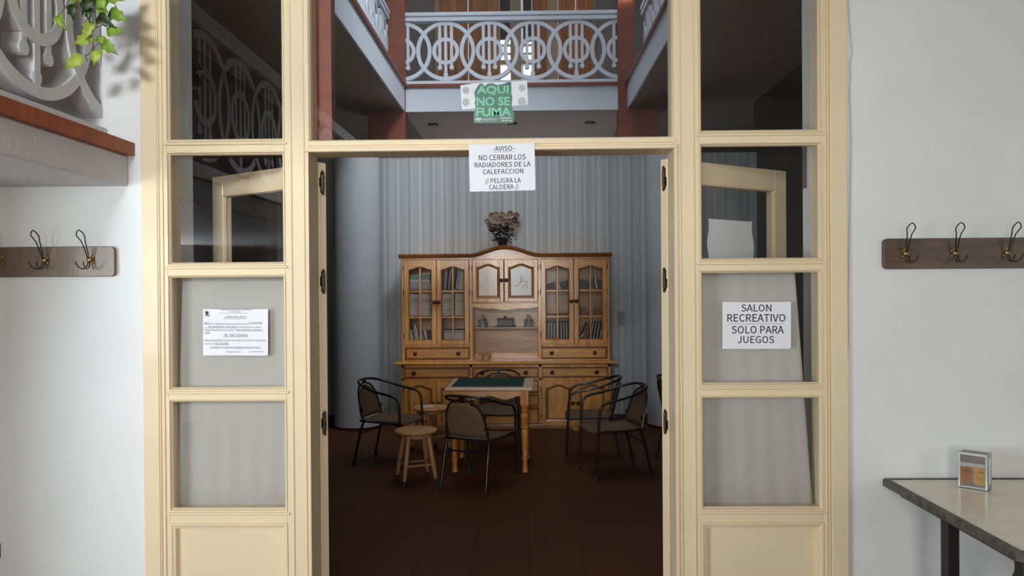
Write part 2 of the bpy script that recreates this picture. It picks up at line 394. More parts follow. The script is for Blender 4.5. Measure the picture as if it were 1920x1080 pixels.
# sans letter shapes: advance, points, triangles (thousandths of a half em)
GLYPHS = {
'!': (159, '52,57 79,68 106,57 117,27 106,-1 79,-12 52,-1 41,27 51,373 107,373 106,316 100,103 58,103 52,316', '13,9,8 13,10,9 13,11,10 12,11,13 0,2,1 0,3,2 7,3,0 7,4,3 6,4,7 5,4,6'),
'"': (233, '134,384 193,384 192,328 183,231 145,231 136,328 38,384 97,384 96,328 87,231 49,231 40,328', '11,7,6 11,8,7 11,9,8 10,9,11 5,1,0 5,2,1 4,2,5 4,3,2'),
'(': (166, '59,287 114,408 152,391 103,274 88,152 103,31 152,-87 114,-103 59,18 39,152', '0,2,1 0,3,2 9,3,0 9,4,3 8,4,9 8,5,4 8,6,5 7,6,8'),
')': (166, '63,31 78,152 63,274 13,391 51,408 107,287 126,152 107,18 51,-103 13,-87', '3,5,4 2,5,3 2,6,5 1,6,2 1,7,6 0,7,1 9,7,0 9,8,7'),
'-': (171, '154,160 154,114 17,114 17,160', '2,0,3 2,1,0'),
'.': (137, '41,57 68,68 95,57 106,27 95,-1 68,-12 41,-1 30,27', '0,2,1 7,2,0 7,3,2 6,3,7 6,4,3 6,5,4'),
'A': (298, '178,365 304,-6 244,-6 210,104 86,104 52,-6 -6,-6 120,365 180,199 161,260 145,317 151,317 135,260 117,199 101,151 195,151', '6,10,7 10,0,7 10,11,0 11,1,0 6,12,10 12,9,10 12,9,11 9,1,11 8,1,9 6,13,12 15,1,8 6,14,13 6,4,14 4,15,14 4,3,15 3,1,15 6,5,4 2,1,3'),
'B': (323, '157,365 249,344 285,272 271,220 233,191 233,195 284,167 306,105 266,21 164,-6 44,-6 44,365 211,227 229,266 210,305 149,318 100,318 100,212 147,212 226,58 249,107 226,151 157,166 100,166 100,42 157,42', '10,16,11 16,0,11 16,1,0 16,15,1 15,14,1 14,2,1 10,17,16 13,2,14 13,3,2 12,3,13 18,3,12 18,5,3 5,4,3 10,23,17 23,18,17 23,5,18 23,6,5 23,22,6 22,21,6 21,7,6 10,24,23 20,7,21 19,7,20 19,8,7 25,8,19 10,25,24 10,8,25 10,9,8'),
'C': (313, '69,320 187,372 248,357 294,322 263,284 227,311 189,320 111,283 81,181 110,77 187,39 230,49 271,82 303,44 249,2 184,-12 68,39 23,179', '0,2,1 0,3,2 0,6,3 6,5,3 5,4,3 17,7,0 7,6,0 17,8,7 17,9,8 16,9,17 11,13,12 16,10,9 10,13,11 10,14,13 16,14,10 15,14,16'),
'D': (338, '140,365 270,317 314,181 270,44 142,-6 44,-6 44,365 226,79 256,181 226,282 134,317 100,317 100,43 134,43', '5,11,6 11,0,6 11,1,0 11,10,1 10,9,1 9,2,1 5,12,11 8,2,9 8,3,2 7,3,8 13,3,7 13,4,3 5,13,12 5,4,13'),
'E': (289, '262,365 262,315 100,315 100,214 236,214 236,164 100,164 100,44 267,44 267,-6 44,-6 44,365', '10,2,11 2,0,11 2,1,0 10,3,2 10,6,3 6,4,3 6,5,4 10,7,6 10,8,7 10,9,8'),
'F': (271, '262,365 262,315 100,315 100,205 237,205 237,156 100,156 100,-6 44,-6 44,365', '8,2,9 2,0,9 2,1,0 8,3,2 8,6,3 6,4,3 6,5,4 8,7,6'),
'G': (338, '71,320 193,372 258,357 305,323 273,284 238,311 195,320 112,283 81,181 111,77 196,39 230,44 254,58 254,143 178,143 178,192 307,192 307,32 258,0 190,-12 70,39 23,179', '0,2,1 0,3,2 0,6,3 6,5,3 5,4,3 21,7,0 7,6,0 21,8,7 14,16,15 14,13,16 13,17,16 21,9,8 20,9,21 12,17,13 20,10,9 11,17,12 10,17,11 20,17,10 19,17,20 19,18,17'),
'H': (357, '100,365 100,214 257,214 257,365 313,365 313,-6 257,-6 257,164 100,164 100,-6 44,-6 44,365', '10,0,11 10,1,0 2,4,3 2,5,4 10,8,1 8,2,1 8,7,2 7,5,2 10,9,8 6,5,7'),
'I': (144, '100,365 100,-6 44,-6 44,365', '2,0,3 2,1,0'),
'J': (263, '50,82 80,48 111,39 150,55 164,110 164,365 221,365 221,105 197,22 117,-12 55,3 9,51', '4,6,5 4,7,6 3,7,4 3,8,7 11,1,0 2,8,3 10,1,11 10,2,1 10,8,2 10,9,8'),
'L': (267, '100,365 100,44 258,44 258,-6 44,-6 44,365', '4,0,5 4,1,0 4,2,1 4,3,2'),
'M': (398, '108,365 178,169 191,132 203,98 196,98 208,132 220,169 290,365 354,365 354,-6 301,-6 301,199 303,252 306,299 314,299 287,221 218,31 179,31 110,221 82,299 90,299 94,252 96,199 96,-6 44,-6 44,365', '24,19,25 19,0,25 19,20,0 20,1,0 6,13,7 13,8,7 13,14,8 14,9,8 24,21,19 21,18,19 21,1,20 6,12,13 15,12,14 12,9,14 6,15,12 15,11,12 24,22,21 18,1,21 6,16,15 17,1,18 24,23,22 17,2,1 5,16,6 17,4,2 4,3,2 4,16,5 17,16,4'),
'N': (355, '99,365 232,136 269,64 262,64 258,115 256,172 256,365 311,365 311,-6 255,-6 123,224 85,295 93,295 96,246 98,189 98,-6 44,-6 44,365', '16,11,17 11,0,17 11,12,0 12,1,0 5,7,6 5,8,7 16,13,11 13,10,11 13,10,12 10,1,12 16,14,13 9,1,10 16,15,14 4,8,5 9,3,1 3,2,1 3,8,4 9,8,3'),
'O': (364, '67,321 182,372 297,321 341,181 297,40 182,-13 67,40 23,181 255,283 182,320 109,283 81,181 109,77 182,40 255,77 283,181', '0,2,1 7,10,0 10,9,0 9,2,0 9,8,2 8,3,2 7,11,10 15,3,8 6,11,7 15,4,3 6,12,11 14,4,15 6,13,12 13,4,14 13,5,4 5,13,6'),
'P': (311, '153,365 253,341 292,254 254,165 155,138 100,138 100,-6 44,-6 44,365 214,202 235,254 213,303 146,317 100,317 100,186 147,186', '7,13,8 13,0,8 13,1,0 13,12,1 12,11,1 11,2,1 7,14,13 10,2,11 10,3,2 9,3,10 15,3,9 7,5,14 5,15,14 5,3,15 5,4,3 7,6,5'),
'R': (312, '216,211 236,259 216,303 154,317 100,317 100,194 154,194 100,147 100,-6 44,-6 44,365 162,365 256,342 293,259 270,188 214,155 307,-6 243,-6 156,147', '9,4,10 4,11,10 4,12,11 4,3,12 3,2,12 2,13,12 9,5,4 1,13,2 1,14,13 0,14,1 6,14,0 9,7,5 7,6,5 7,14,6 7,15,14 7,18,15 18,16,15 9,8,7 17,16,18'),
'S': (293, '50,85 98,51 149,39 201,54 219,92 203,128 162,151 111,173 60,206 34,271 68,343 153,371 215,359 267,323 236,285 196,312 154,320 109,307 93,274 110,239 149,219 200,197 254,160 277,95 242,19 149,-12 76,3 15,46', '10,12,11 10,13,12 9,17,10 17,16,10 16,13,10 16,15,13 15,14,13 9,18,17 9,19,18 8,19,9 8,20,19 8,21,20 7,21,8 7,22,21 6,22,7 6,23,22 5,23,6 4,23,5 4,24,23 3,24,4 27,1,0 2,24,3 27,2,1 26,2,27 26,24,2 26,25,24'),
'T': (294, '10,315 10,365 284,365 284,315 175,315 175,-6 118,-6 118,315', '0,2,1 0,3,2 7,3,0 6,4,7 4,3,7 6,5,4'),
'U': (354, '42,365 99,365 99,148 122,62 177,39 233,62 257,148 257,365 311,365 311,147 273,23 177,-12 80,23 42,147', '13,1,0 13,2,1 6,8,7 6,9,8 5,9,6 13,3,2 12,3,13 5,10,9 4,10,5 12,4,3 12,10,4 12,11,10'),
'V': (282, '52,365 112,166 129,107 145,52 139,52 156,107 173,166 232,365 290,365 172,-6 111,-6 -7,365', '10,0,11 10,1,0 6,8,7 6,9,8 10,2,1 5,9,6 10,4,2 4,3,2 4,9,5 10,9,4'),
'Y': (261, '-9,365 51,365 99,260 117,221 133,185 128,185 145,221 163,260 210,365 270,365 158,138 158,-6 102,-6 102,138', '13,1,0 13,2,1 7,9,8 7,10,9 6,10,7 13,3,2 5,4,6 4,10,6 13,4,3 13,10,4 12,10,13 12,11,10'),
'a': (276, '64,141 185,173 176,211 137,230 96,222 55,200 32,241 83,267 145,279 220,247 242,164 242,-6 195,-6 191,26 196,26 155,0 106,-12 47,9 23,70 187,131 102,110 78,72 90,44 119,36 153,44 187,68', '7,9,8 6,9,7 6,3,9 3,2,9 2,10,9 5,4,6 4,3,6 1,10,2 0,10,1 0,19,10 19,11,10 18,20,0 20,19,0 25,11,19 18,21,20 18,22,21 17,22,18 24,14,25 14,11,25 17,23,22 23,14,24 17,13,23 13,14,23 17,15,13 15,12,13 15,11,14 16,15,17 12,11,15'),
'c': (250, '59,240 153,279 200,269 239,243 210,205 182,224 156,229 100,203 77,133 99,63 155,37 186,44 218,65 244,25 198,-3 149,-12 57,26 20,133', '0,2,1 0,3,2 0,6,3 6,5,3 5,4,3 17,7,0 7,6,0 17,8,7 16,8,17 16,9,8 11,13,12 16,10,9 10,13,11 16,13,10 15,13,16 15,14,13'),
'e': (272, '58,240 145,279 228,243 257,149 256,134 254,117 78,117 100,59 159,35 192,40 227,58 248,18 203,-4 152,-12 58,26 20,133 190,212 146,231 99,211 78,160 204,160', '0,2,1 0,17,2 17,16,2 16,3,2 15,18,0 18,17,0 20,3,16 15,19,18 15,20,19 15,3,20 15,4,3 15,5,4 14,6,15 6,5,15 14,7,6 14,8,7 9,11,10 8,11,9 14,11,8 13,11,14 13,12,11'),
'h': (298, '96,396 96,283 94,240 125,265 177,279 243,250 263,169 263,-6 208,-6 208,162 196,213 162,228 129,219 96,191 96,-6 39,-6 39,396', '15,0,16 15,1,0 15,2,1 3,5,4 2,5,3 2,11,5 11,10,5 10,6,5 15,13,2 13,12,2 12,11,2 9,6,10 15,14,13 9,7,6 8,7,9'),
'i': (135, '42,376 68,386 93,376 104,351 94,325 68,315 42,325 32,351 96,272 96,-6 39,-6 39,272', '10,8,11 10,9,8 0,2,1 0,3,2 7,3,0 7,4,3 6,4,7 5,4,6'),
'l': (140, '39,396 96,396 96,51 99,39 104,37 106,37 116,38 125,-7 108,-11 91,-12 51,5 39,52', '11,1,0 11,2,1 10,2,11 10,3,2 10,4,3 5,7,6 4,7,5 10,7,4 9,7,10 9,8,7'),
'n': (299, '87,272 91,233 85,233 125,265 177,279 243,250 263,169 263,-6 208,-6 208,162 196,213 162,228 129,219 96,191 96,-6 39,-6 39,272', '3,5,4 15,0,16 15,2,0 2,1,0 2,5,3 2,11,5 11,10,5 10,6,5 15,13,2 13,12,2 12,11,2 9,6,10 15,14,13 9,7,6 8,7,9'),
'r': (191, '87,272 91,223 85,223 118,263 162,279 179,277 198,271 187,221 170,226 158,227 126,214 96,169 96,-6 39,-6 39,272', '3,5,4 3,6,5 13,0,14 13,2,0 2,1,0 3,7,6 2,9,3 9,8,3 8,7,3 2,10,9 13,11,2 11,10,2 13,12,11'),
's': (230, '36,68 76,42 116,34 152,45 162,70 145,97 105,116 51,143 24,197 50,256 122,279 170,269 213,244 184,207 153,226 123,232 89,222 79,200 94,176 133,159 190,131 217,73 191,12 115,-12 58,-1 8,29', '9,11,10 9,12,11 8,16,9 16,15,9 15,12,9 15,14,12 14,13,12 8,17,16 8,18,17 7,18,8 7,19,18 7,20,19 6,20,7 6,21,20 5,21,6 4,21,5 4,22,21 3,22,4 25,1,0 2,22,3 25,2,1 25,22,2 24,22,25 24,23,22'),
't': (185, '47,224 8,224 8,269 50,271 55,347 103,347 103,272 176,272 176,224 103,224 103,82 111,47 139,36 153,38 173,45 185,0 155,-9 128,-12 65,14 47,82', '3,5,4 3,6,5 3,7,6 3,8,7 2,8,3 1,8,2 0,8,1 19,9,0 9,8,0 19,10,9 18,10,19 18,11,10 18,12,11 13,15,14 12,15,13 18,15,12 17,15,18 17,16,15'),
'u': (298, '36,272 92,272 92,104 103,53 137,38 170,48 203,80 203,272 259,272 259,-6 211,-6 207,36 213,36 174,2 123,-12 56,16 36,97', '16,1,0 16,2,1 6,8,7 6,9,8 16,3,2 15,3,16 5,12,6 12,9,6 15,4,3 4,12,5 15,11,4 11,12,4 15,13,11 13,10,11 13,9,12 14,13,15 10,9,13'),
'v': (256, '57,272 108,116 121,77 132,42 126,42 137,77 149,116 201,272 257,272 159,-6 99,-6 -2,272', '10,0,11 10,1,0 6,8,7 6,9,8 10,2,1 5,9,6 4,3,5 3,9,5 10,3,2 10,9,3'),
'¡': (159, '52,268 79,279 106,268 117,239 106,210 79,198 52,210 41,239 58,163 100,163 106,-49 107,-107 51,-107 52,-49', '13,9,8 13,10,9 12,10,13 12,11,10 0,2,1 0,3,2 7,3,0 6,3,7 6,4,3 5,4,6'),
'Ó': (364, '230,484 263,444 172,374 145,405 67,321 182,372 297,321 341,181 297,40 182,-13 67,40 23,181 255,283 182,320 109,283 81,181 109,77 182,40 255,77 283,181', '4,6,5 11,14,4 14,13,4 13,6,4 13,12,6 12,7,6 11,15,14 19,7,12 10,15,11 19,8,7 10,16,15 18,8,19 10,17,16 17,8,18 17,9,8 9,17,10 3,1,0 3,2,1'),
}
GL = {}
def glyph_text(s):
    vs, fs, x = [], [], 0
    for c in s:
        if c == ' ': x += 105; continue
        if c not in GL:
            a, v, f = GLYPHS[c]; GL[c] = (a, [tuple(map(int, p.split(','))) for p in v.split()], [tuple(map(int, p.split(','))) for p in f.split()])
        a, v, f = GL[c]; n = len(vs); vs += [(x + p[0], p[1]) for p in v]; fs += [tuple(i + n for i in t) for t in f]; x += a
    return vs, fs

# ================================================================== SETTING
F = 3.30           # front face of the glazed screen's wall
WB = 3.64          # rear face of that wall
xo0 = PX(300, F); xo1 = PX(1560, F)      # opening that holds the screen
FX0, FX1, FY0 = -4.15, 4.15, -4.0
CEIL = 4.2; TOPZ = 3.62; ROOF = 7.6
sbox('wall_front_left', FX0, xo0, F, WB, 0, CEIL, 'plaster', 'white plaster wall left of the glazed cream screen')
sbox('wall_front_right', xo1, FX1, F, WB, 0, CEIL, 'plaster', 'pale plaster wall right of the glazed cream screen')
sbox('wall_front_header', xo0, xo1, F, WB, TOPZ, CEIL, 'plaster', 'plaster wall above the glazed screen')
sbox('wall_front_upper', -4.15, 4.05, F, WB, CEIL, ROOF, 'plaster', 'plaster wall above the front room ceiling')
sbox('ceiling_front', FX0, FX1, FY0, F, CEIL, CEIL + 0.1, 'ceiling_white', 'white ceiling of the front room')
sbox('floor', -4.3, 4.3, FY0 - .1, 12.6, -0.1, 0.0, 'floor_tiles', 'dark reddish brown tiled floor')
# front room's other walls, each with a window opening
def window_wall(name, axis, c, t, a0, a1, z1, wa, wb, wz0, wz1, wn):
    bm = nb()
    def bx(p0, p1, q0, q1):
        if axis == 'x': box(bm, min(c, c + t), max(c, c + t), p0, p1, q0, q1)
        else: box(bm, p0, p1, min(c, c + t), max(c, c + t), q0, q1)
    bx(a0, wa, 0, z1); bx(wb, a1, 0, z1); bx(wa, wb, 0, wz0); bx(wa, wb, wz1, z1)
    o = struct(name, bm, 'plaster')
    w = thing(wn, None, None, (0, 0, 0), kind='structure')
    bm = nb()
    def fr(p0, p1, q0, q1, d0, d1):
        if axis == 'x': box(bm, min(c + d0, c + d1), max(c + d0, c + d1), p0, p1, q0, q1)
        else: box(bm, p0, p1, min(c + d0, c + d1), max(c + d0, c + d1), q0, q1)
    s = 1 if t > 0 else -1; m = (wa + wb) / 2
    for p0, p1, q0, q1 in ((wa, wa + .05, wz0, wz1), (wb - .05, wb, wz0, wz1), (wa, wb, wz0, wz0 + .05), (wa, wb, wz1 - .05, wz1), (m - .03, m + .03, wz0, wz1)):
        fr(p0, p1, q0, q1, s * .05, s * .1)
    obj('window_frame', bm, 'cream', w)
    bm = nb(); fr(wa, wb, wz0, wz1, s * .11, s * .115); obj('glass_pane', bm, 'window_glass', w)
window_wall('wall_left', 'x', FX0, -0.15, FY0, F, CEIL, -1.35, 0.15, 0.95, 2.0, 'window_1')
window_wall('wall_right', 'x', FX1, 0.15, FY0, F, CEIL, -0.95, 0.55, 1.0, 2.5, 'window_2')
window_wall('wall_back', 'y', FY0, -0.15, FX0, FX1, CEIL, -0.75, 0.55, 0.8, 2.7, 'window_3')

w6 = thing('fill_pane_upper', 'small glowing pane added high on the back wall', 'window', (-1.35, FY0, 3.2), kind='structure')  # added pane at the upper fill lamp, no opening behind it
boxobj('pane', -.45, .45, .0, .01, -.28, .28, 'daylight_pane', w6)
boxobj('sill', -.5, .5, 0, .05, -.32, -.28, 'cream', w6)
sbox('shade_pier', -3.25, -2.62, 2.1, 2.45, 0, 2.085, 'plaster', 'unseen plaster pier added under the low gallery to shade the left wall')  # unseen pier added to keep left window light off the wall edge
# gallery of the front room (left), its lattice, red strip
gz0, gz1 = 2.085, 2.216
sbox('gallery_slab', FX0, -1.72, FY0, F, gz0, gz1, 'white_beam', 'white painted edge of the low gallery at upper left', bevel=0.008)
sbox('trim_1', FX0, -1.69, FY0, F - .003, gz1, 2.27, 'redwood_strip', 'red brown timber strip along the gallery edge')
def lattice(centers, zc, u0, u1, th, parent_name, m, s=1.0):
    """white cast lattice in local (u, w) with depth th along y"""
    bm = nb()
    def rg(cx, r0, r1, seg, y0, y1, cz=zc):
        a = [[bm.verts.new((cx + r * math.cos(2 * PI * i / seg), y, cz + r * math.sin(2 * PI * i / seg))) for i in range(seg)] for r, y in ((r0, y0), (r1, y0), (r1, y1), (r0, y1))]
        for i in range(seg):
            j = (i + 1) % seg
            for k in range(4):
                bm.faces.new((a[k][i], a[k][j], a[(k + 1) % 4][j], a[(k + 1) % 4][i]))
    k = 0.371 / 55.6 * s
    for n, cx in enumerate(centers):
        e = 0.0012 * (n % 2)
        rg(cx, 48.5 * k, 55.6 * k, 56, e, th - e)
        rg(cx, 18.5 * k, 25.5 * k, 32, .002, th - .002)
        for dx in (-11, 0, 11):
            bot = -22 if dx else -50
            box(bm, cx + (dx - 2.6) * k, cx + (dx + 2.6) * k, .003, th - .003, zc + bot * k, zc + 49 * k)
        for dx, dz in ((-11, -30.5), (11, -30.5), (0, -44)):
            prism(bm, [(cx + dx * k + 4.3 * k * math.cos(2 * PI * i / 14), zc + dz * k + 4.3 * k * math.sin(2 * PI * i / 14)) for i in range(14)], .004, th - .004)
            box(bm, cx + (dx - 2.3) * k, cx + (dx + 2.3) * k, .0045, th - .0045, zc + dz * k, zc + (dz + 8) * k)
    for u, nrm in ((u0, -1), (u1, 1)):
        g = bm.verts[:] + bm.edges[:] + bm.faces[:]
        r_ = bmesh.ops.bisect_plane(bm, geom=g, plane_co=(u, 0, 0), plane_no=(nrm, 0, 0), clear_outer=True)
        ed = [e for e in r_['geom_cut'] if isinstance(e, bmesh.types.BMEdge)]
        try: bmesh.ops.holes_fill(bm, edges=ed)
        except Exception: pass
    return bm
bal = thing('balustrade', 'white ring-patterned balustrade on the red-edged gallery at upper left', 'balustrade', (-1.83, 0, 0), PI / 2)
# local x -> world +y, local y -> world -x
cs = [2.861 - 0.547 * i for i in range(-1, 12)]
o = obj('lattice', lattice(cs, 2.733, -3.2, F - .002, 0.075, '', ''), 'lattice_white', bal, bevel=0.0)
bm = nb(); box(bm, -3.2, F - .002, -0.02, .09, 2.27, 2.335); obj('bottom_rail', bm, 'lattice_white', bal, bevel=.004)
bm = nb(); box(bm, -3.2, F - .002, -0.02, .10, 3.11, 3.17); box(bm, -3.2, F - .002, -0.01, .085, 3.185, 3.22); box(bm, -3.2, F - .002, 0, .075, 3.16, 3.19); obj('handrail', bm, 'lattice_white', bal, bevel=.004)

# ------------------------------------------------------------------ room behind the screen, reflected hall built as solid geometry above it
DB = 9.6
RX0, RX1, RB = -3.0, 2.75, 9.2
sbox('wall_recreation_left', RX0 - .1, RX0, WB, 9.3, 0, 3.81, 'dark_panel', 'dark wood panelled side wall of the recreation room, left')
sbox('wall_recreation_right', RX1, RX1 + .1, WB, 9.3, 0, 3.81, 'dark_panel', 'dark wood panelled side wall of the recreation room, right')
sbox('wall_recreation_back', RX0, RX1, RB, RB + .1, 0, 3.195, 'striped_paper', 'grey vertically striped wall behind the hutch')
sbox('trim_2', RX0, RX1, RB - .03, RB + .13, 3.195, 3.29, 'dark_panel', 'dark brown beam capping the striped wall')
bm = nb(); box(bm, RX0, RX1, RB - .015, RB, 0, 0.085); struct('baseboard_back', bm, 'baseboard_brown', 'brown baseboard under the striped wall')
for nm, cx, lb in (('column_left', -1.97, 'round grey painted column left of the hutch'), ('column_right', 1.66, 'round grey painted column right of the hutch')):
    bm = nb(); lathe(bm, [(.27, 0), (.27, 3.22)], 48, cx=cx, cy=8.9); c_ = struct(nm, bm, 'column_paint', lb, smooth=True)
    bm = nb(); lathe(bm, [(.275, 0), (.275, .03)], 48, cx=cx, cy=8.9); struct('base_ring', bm, 'baseboard_brown', None, parent=c_, smooth=True)
AX0, AX1 = -4.1, 4.0
sbox('wall_hall_left', AX0 - .1, AX0, WB, 12.6, 0, ROOF, 'grey_wall'); sbox('wall_hall_right', AX1, AX1 + .1, WB, 12.6, 0, ROOF, 'grey_wall')
sbox('wall_hall_back', AX0, AX1, 12.45, 12.55, 0, 4.1, 'grey_wall')
sbox('ceiling_hall', AX0, AX1, WB, 12.6, ROOF, ROOF + .1, 'ceiling_white')
z_s, z_f, z_b = 3.81, 4.11, 4.15
fxL, fxR = -1.50, 1.27
# slabs: soffit + white fascia + brown strip
bm = nb(); box(bm, AX0, fxL - .02, 4.6, 12.45, z_s + .005, z_b); box(bm, fxR + .02, AX1, 4.6, 12.45, z_s + .005, z_b);
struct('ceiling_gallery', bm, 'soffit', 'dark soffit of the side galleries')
sbox('ceiling_far_gallery', fxL - .02, fxR + .02, DB + .02, 12.45, z_s + .005, z_b, 'soffit_far_lightened', 'grey brown soffit under the far gallery')
bm = nb(); box(bm, fxL - .02, fxL, 4.6, DB, z_s, z_f); struct('trim_3', bm, 'atrium_white', 'pale blue white edge of the left gallery, a reflection built above the door')
bm = nb(); box(bm, fxR, fxR + .02, 4.6, DB, z_s, z_f); struct('trim_4', bm, 'atrium_white', 'pale blue white edge of the right gallery, a reflection built above the door')
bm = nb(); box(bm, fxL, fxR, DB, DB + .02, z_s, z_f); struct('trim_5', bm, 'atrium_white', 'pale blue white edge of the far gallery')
bm = nb(); box(bm, fxL - .2, fxL + .03, 4.6, DB, z_f, z_b); box(bm, fxR - .03, fxR + .2, 4.6, DB, z_f, z_b); box(bm, fxL, fxR, DB - .03, DB + .2, z_f, z_b)
struct('trim_6', bm, 'redwood', 'red brown strip along the gallery edges')
pL0, pL1 = PX(727, DB, 100), PX(760, DB, 100); pR0, pR1 = PX(1158, DB, 100), PX(1189, DB, 100)
tag(boxobj('pillar', pL0, pL1, DB - .04, DB + .16, 0, ROOF, 'redwood'), 'reddish brown square pillar at the left end of the far balustrade', 'pillar', kind='structure')
tag(boxobj('pillar', pR0, pR1, DB - .04, DB + .16, 0, ROOF, 'redwood'), 'reddish brown square pillar at the right end of the far balustrade', 'pillar', kind='structure')
sbox('wall_stub_left', PX(695, DB + .2, 230), pL0, DB + .02, DB + .3, 0, z_s, 'redwood', 'brown panelled stub wall beneath the left gallery corner')
sbox('wall_stub_right', pR1, PX(1228, DB + .2, 230), DB + .02, DB + .3, 0, z_s, 'redwood', 'brown panelled stub wall beneath the right gallery corner')
# reflected post, built as solid timber behind the transom glass
tag(boxobj('timber_post', PX(597, 3.45), PX(628, 3.45), 3.42, 3.49, 2.285, TOPZ + .05, 'redwood'), 'reflected reddish brown post, built behind the left end of the transom glass', 'post', kind='structure')
def rails(par, a, b, th):
    bm = nb(); box(bm, a, b, -.01, th + .01, z_b, 4.20); obj('bottom_rail', bm, 'atrium_white', par, bevel=.003)
    bm = nb(); box(bm, a, b, -.02, th + .03, 4.945, 4.992); box(bm, a, b, -.005, th, 4.99, 5.01); box(bm, a, b, -.03, th + .04, 5.006, 5.052); obj('handrail', bm, 'atrium_white', par, bevel=.003)
xc = [PX(p, DB, 92) for p in (753, 835, 917, 999, 1081, 1163)]
b1 = thing('balustrade', 'white ring-patterned balustrade of the reflected far gallery, built behind the transom', 'balustrade', (0, DB + .03, 0))
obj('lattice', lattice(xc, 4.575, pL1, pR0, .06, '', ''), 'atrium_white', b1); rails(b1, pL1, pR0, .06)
b2 = thing('balustrade', 'white balustrade of the reflected left upper gallery, built steeply foreshortened behind the transom', 'balustrade', (-1.70, 0, 0), PI / 2)
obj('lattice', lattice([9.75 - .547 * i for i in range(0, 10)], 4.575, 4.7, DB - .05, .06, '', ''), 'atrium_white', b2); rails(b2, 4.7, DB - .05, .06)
b3 = thing('balustrade', 'white balustrade of the reflected right upper gallery, built steeply foreshortened behind the transom', 'balustrade', (1.47, 0, 0), PI / 2)
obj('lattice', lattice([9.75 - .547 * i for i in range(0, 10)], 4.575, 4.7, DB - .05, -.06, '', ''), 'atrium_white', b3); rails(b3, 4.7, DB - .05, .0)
area('added_fill_under_gallery', (-0.1, 12.38, 1.7), (-0.1, 9.6, 3.0), 2.2, 1.2, 12, (1.0, 0.93, 0.86))  # added fill lamp that brightens the far soffit
w5 = thing('fill_pane_low', 'glowing framed pane added beneath the far gallery beside its fill lamp', 'window', (-0.1, 12.45, 1.7), kind='structure')  # made-up pane placed to go with the soffit fill
boxobj('pane', -1.1, 1.1, -.02, -.01, -.6, .6, 'daylight_pane', w5)
bm = nb(); ring(bm, rect(-1.15, 1.15, -.65, .65), [(0, -.05), (.05, -.05), (.05, 0), (0, 0)]); obj('window_frame', bm, 'cream', w5)
# upper floor: window wall with curtains behind the far gallery
YW = 12.3
sbox('floor_upper', AX0, AX1, DB + .2, 12.45, z_b, z_b + .03, 'baseboard_brown')
bm = nb(); box(bm, AX0, PX(818, YW, 60), YW, YW + .15, z_b, ROOF); box(bm, PX(1115, YW, 60), AX1, YW, YW + .15, z_b, ROOF)
struct('wall_upper_back', bm, 'grey_wall', 'grey wall either side of the curtained window on the upper floor')
w4 = thing('window_4', 'tall curtained window on the upper floor behind the far balustrade', 'window', (0, 0, 0), kind='structure')
bm = nb()
for a, b in ((816, 821), (934, 938), (957, 977), (1023, 1046), (1112, 1116)):
    box(bm, PX(a, YW, 60), PX(b, YW, 60), YW - .06, YW + .05, z_b, ROOF)
box(bm, PX(816, YW, 60), PX(1116, YW, 60), YW - .05, YW + .05, PZ(122, YW), PZ(114, YW))
for pz in (84, 100): box(bm, PX(938, YW, 60), PX(957, YW, 60), YW - .03, YW + .05, PZ(pz + 3, YW), PZ(pz, YW)); box(bm, PX(977, YW, 60), PX(998, YW, 60), YW - .03, YW + .05, PZ(pz + 3, YW), PZ(pz, YW))
obj('window_frame', bm, 'post_cream', w4)
for a, b in ((938, 957), (981, 997)):
    boxobj('pane', PX(a, YW, 60), PX(b, YW, 60), YW + .02, YW + .03, z_b, PZ(74, YW), 'daylight_pane', w4)
    boxobj('dark_pane', PX(a, YW, 60), PX(b, YW, 60), YW + .02, YW + .03, PZ(74, YW), ROOF, 'dark_panel', w4)
def curtain_panel(name, x0, x1, z0, z1, y, m, amp=.03, folds=6, parent=None, nz=2, skew=None):
    bm = nb(); nx = folds * 8; g = []
    for j in range(nz + 1):
        t = j / nz; row = []
        for i in range(nx + 1):
            s = i / nx; a0, a1 = (x0, x1) if skew is None else (skew[0] + (x0 - skew[0]) * t, skew[1] + (x1 - skew[1]) * t)
            row.append(bm.verts.new((a0 + (a1 - a0) * s, y + amp * math.sin(s * folds * 2 * PI + .6 * math.sin(5 * s)) * (0.6 + .4 * (1 - t)), z0 + (z1 - z0) * t)))
        g.append(row)
    for j in range(nz):
        for i in range(nx): bm.faces.new((g[j][i], g[j][i + 1], g[j + 1][i + 1], g[j + 1][i]))
    o = obj(name, bm, m, parent, smooth=True)
    md = o.modifiers.new('thickness', 'SOLIDIFY'); md.thickness = 0.003
    return o
for a, b, mm, lb in ((821, 877, 'curtain_orange', 'leftmost orange curtain on the upper floor'), (879, 934, 'curtain_orange', 'orange curtain just left of the dark pane on the upper floor'),
                     (998, 1024, 'curtain_orange', 'narrow orange curtain between two cream posts on the upper floor'), (1047, 1078, 'curtain_orange', 'orange curtain right of the wide cream post on the upper floor'),
                     (1080, 1112, 'curtain_orange', 'rightmost orange curtain on the upper floor')):
    tag(curtain_panel('curtain', PX(a, YW - .12, 60), PX(b, YW - .12, 60), z_b + .05, ROOF - .3, YW - .13, mm, .03, 4), lb, 'curtain', 'curtains on the upper floor')
tag(boxobj('wall_lamp', PX(1160, DB - .05, 4), PX(1186, DB - .05, 4), DB - .12, DB - .042, PZ(2, DB), PZ(-12, DB), 'lamp_glow'), 'glowing lamp at the top of the right brown pillar', 'lamp')
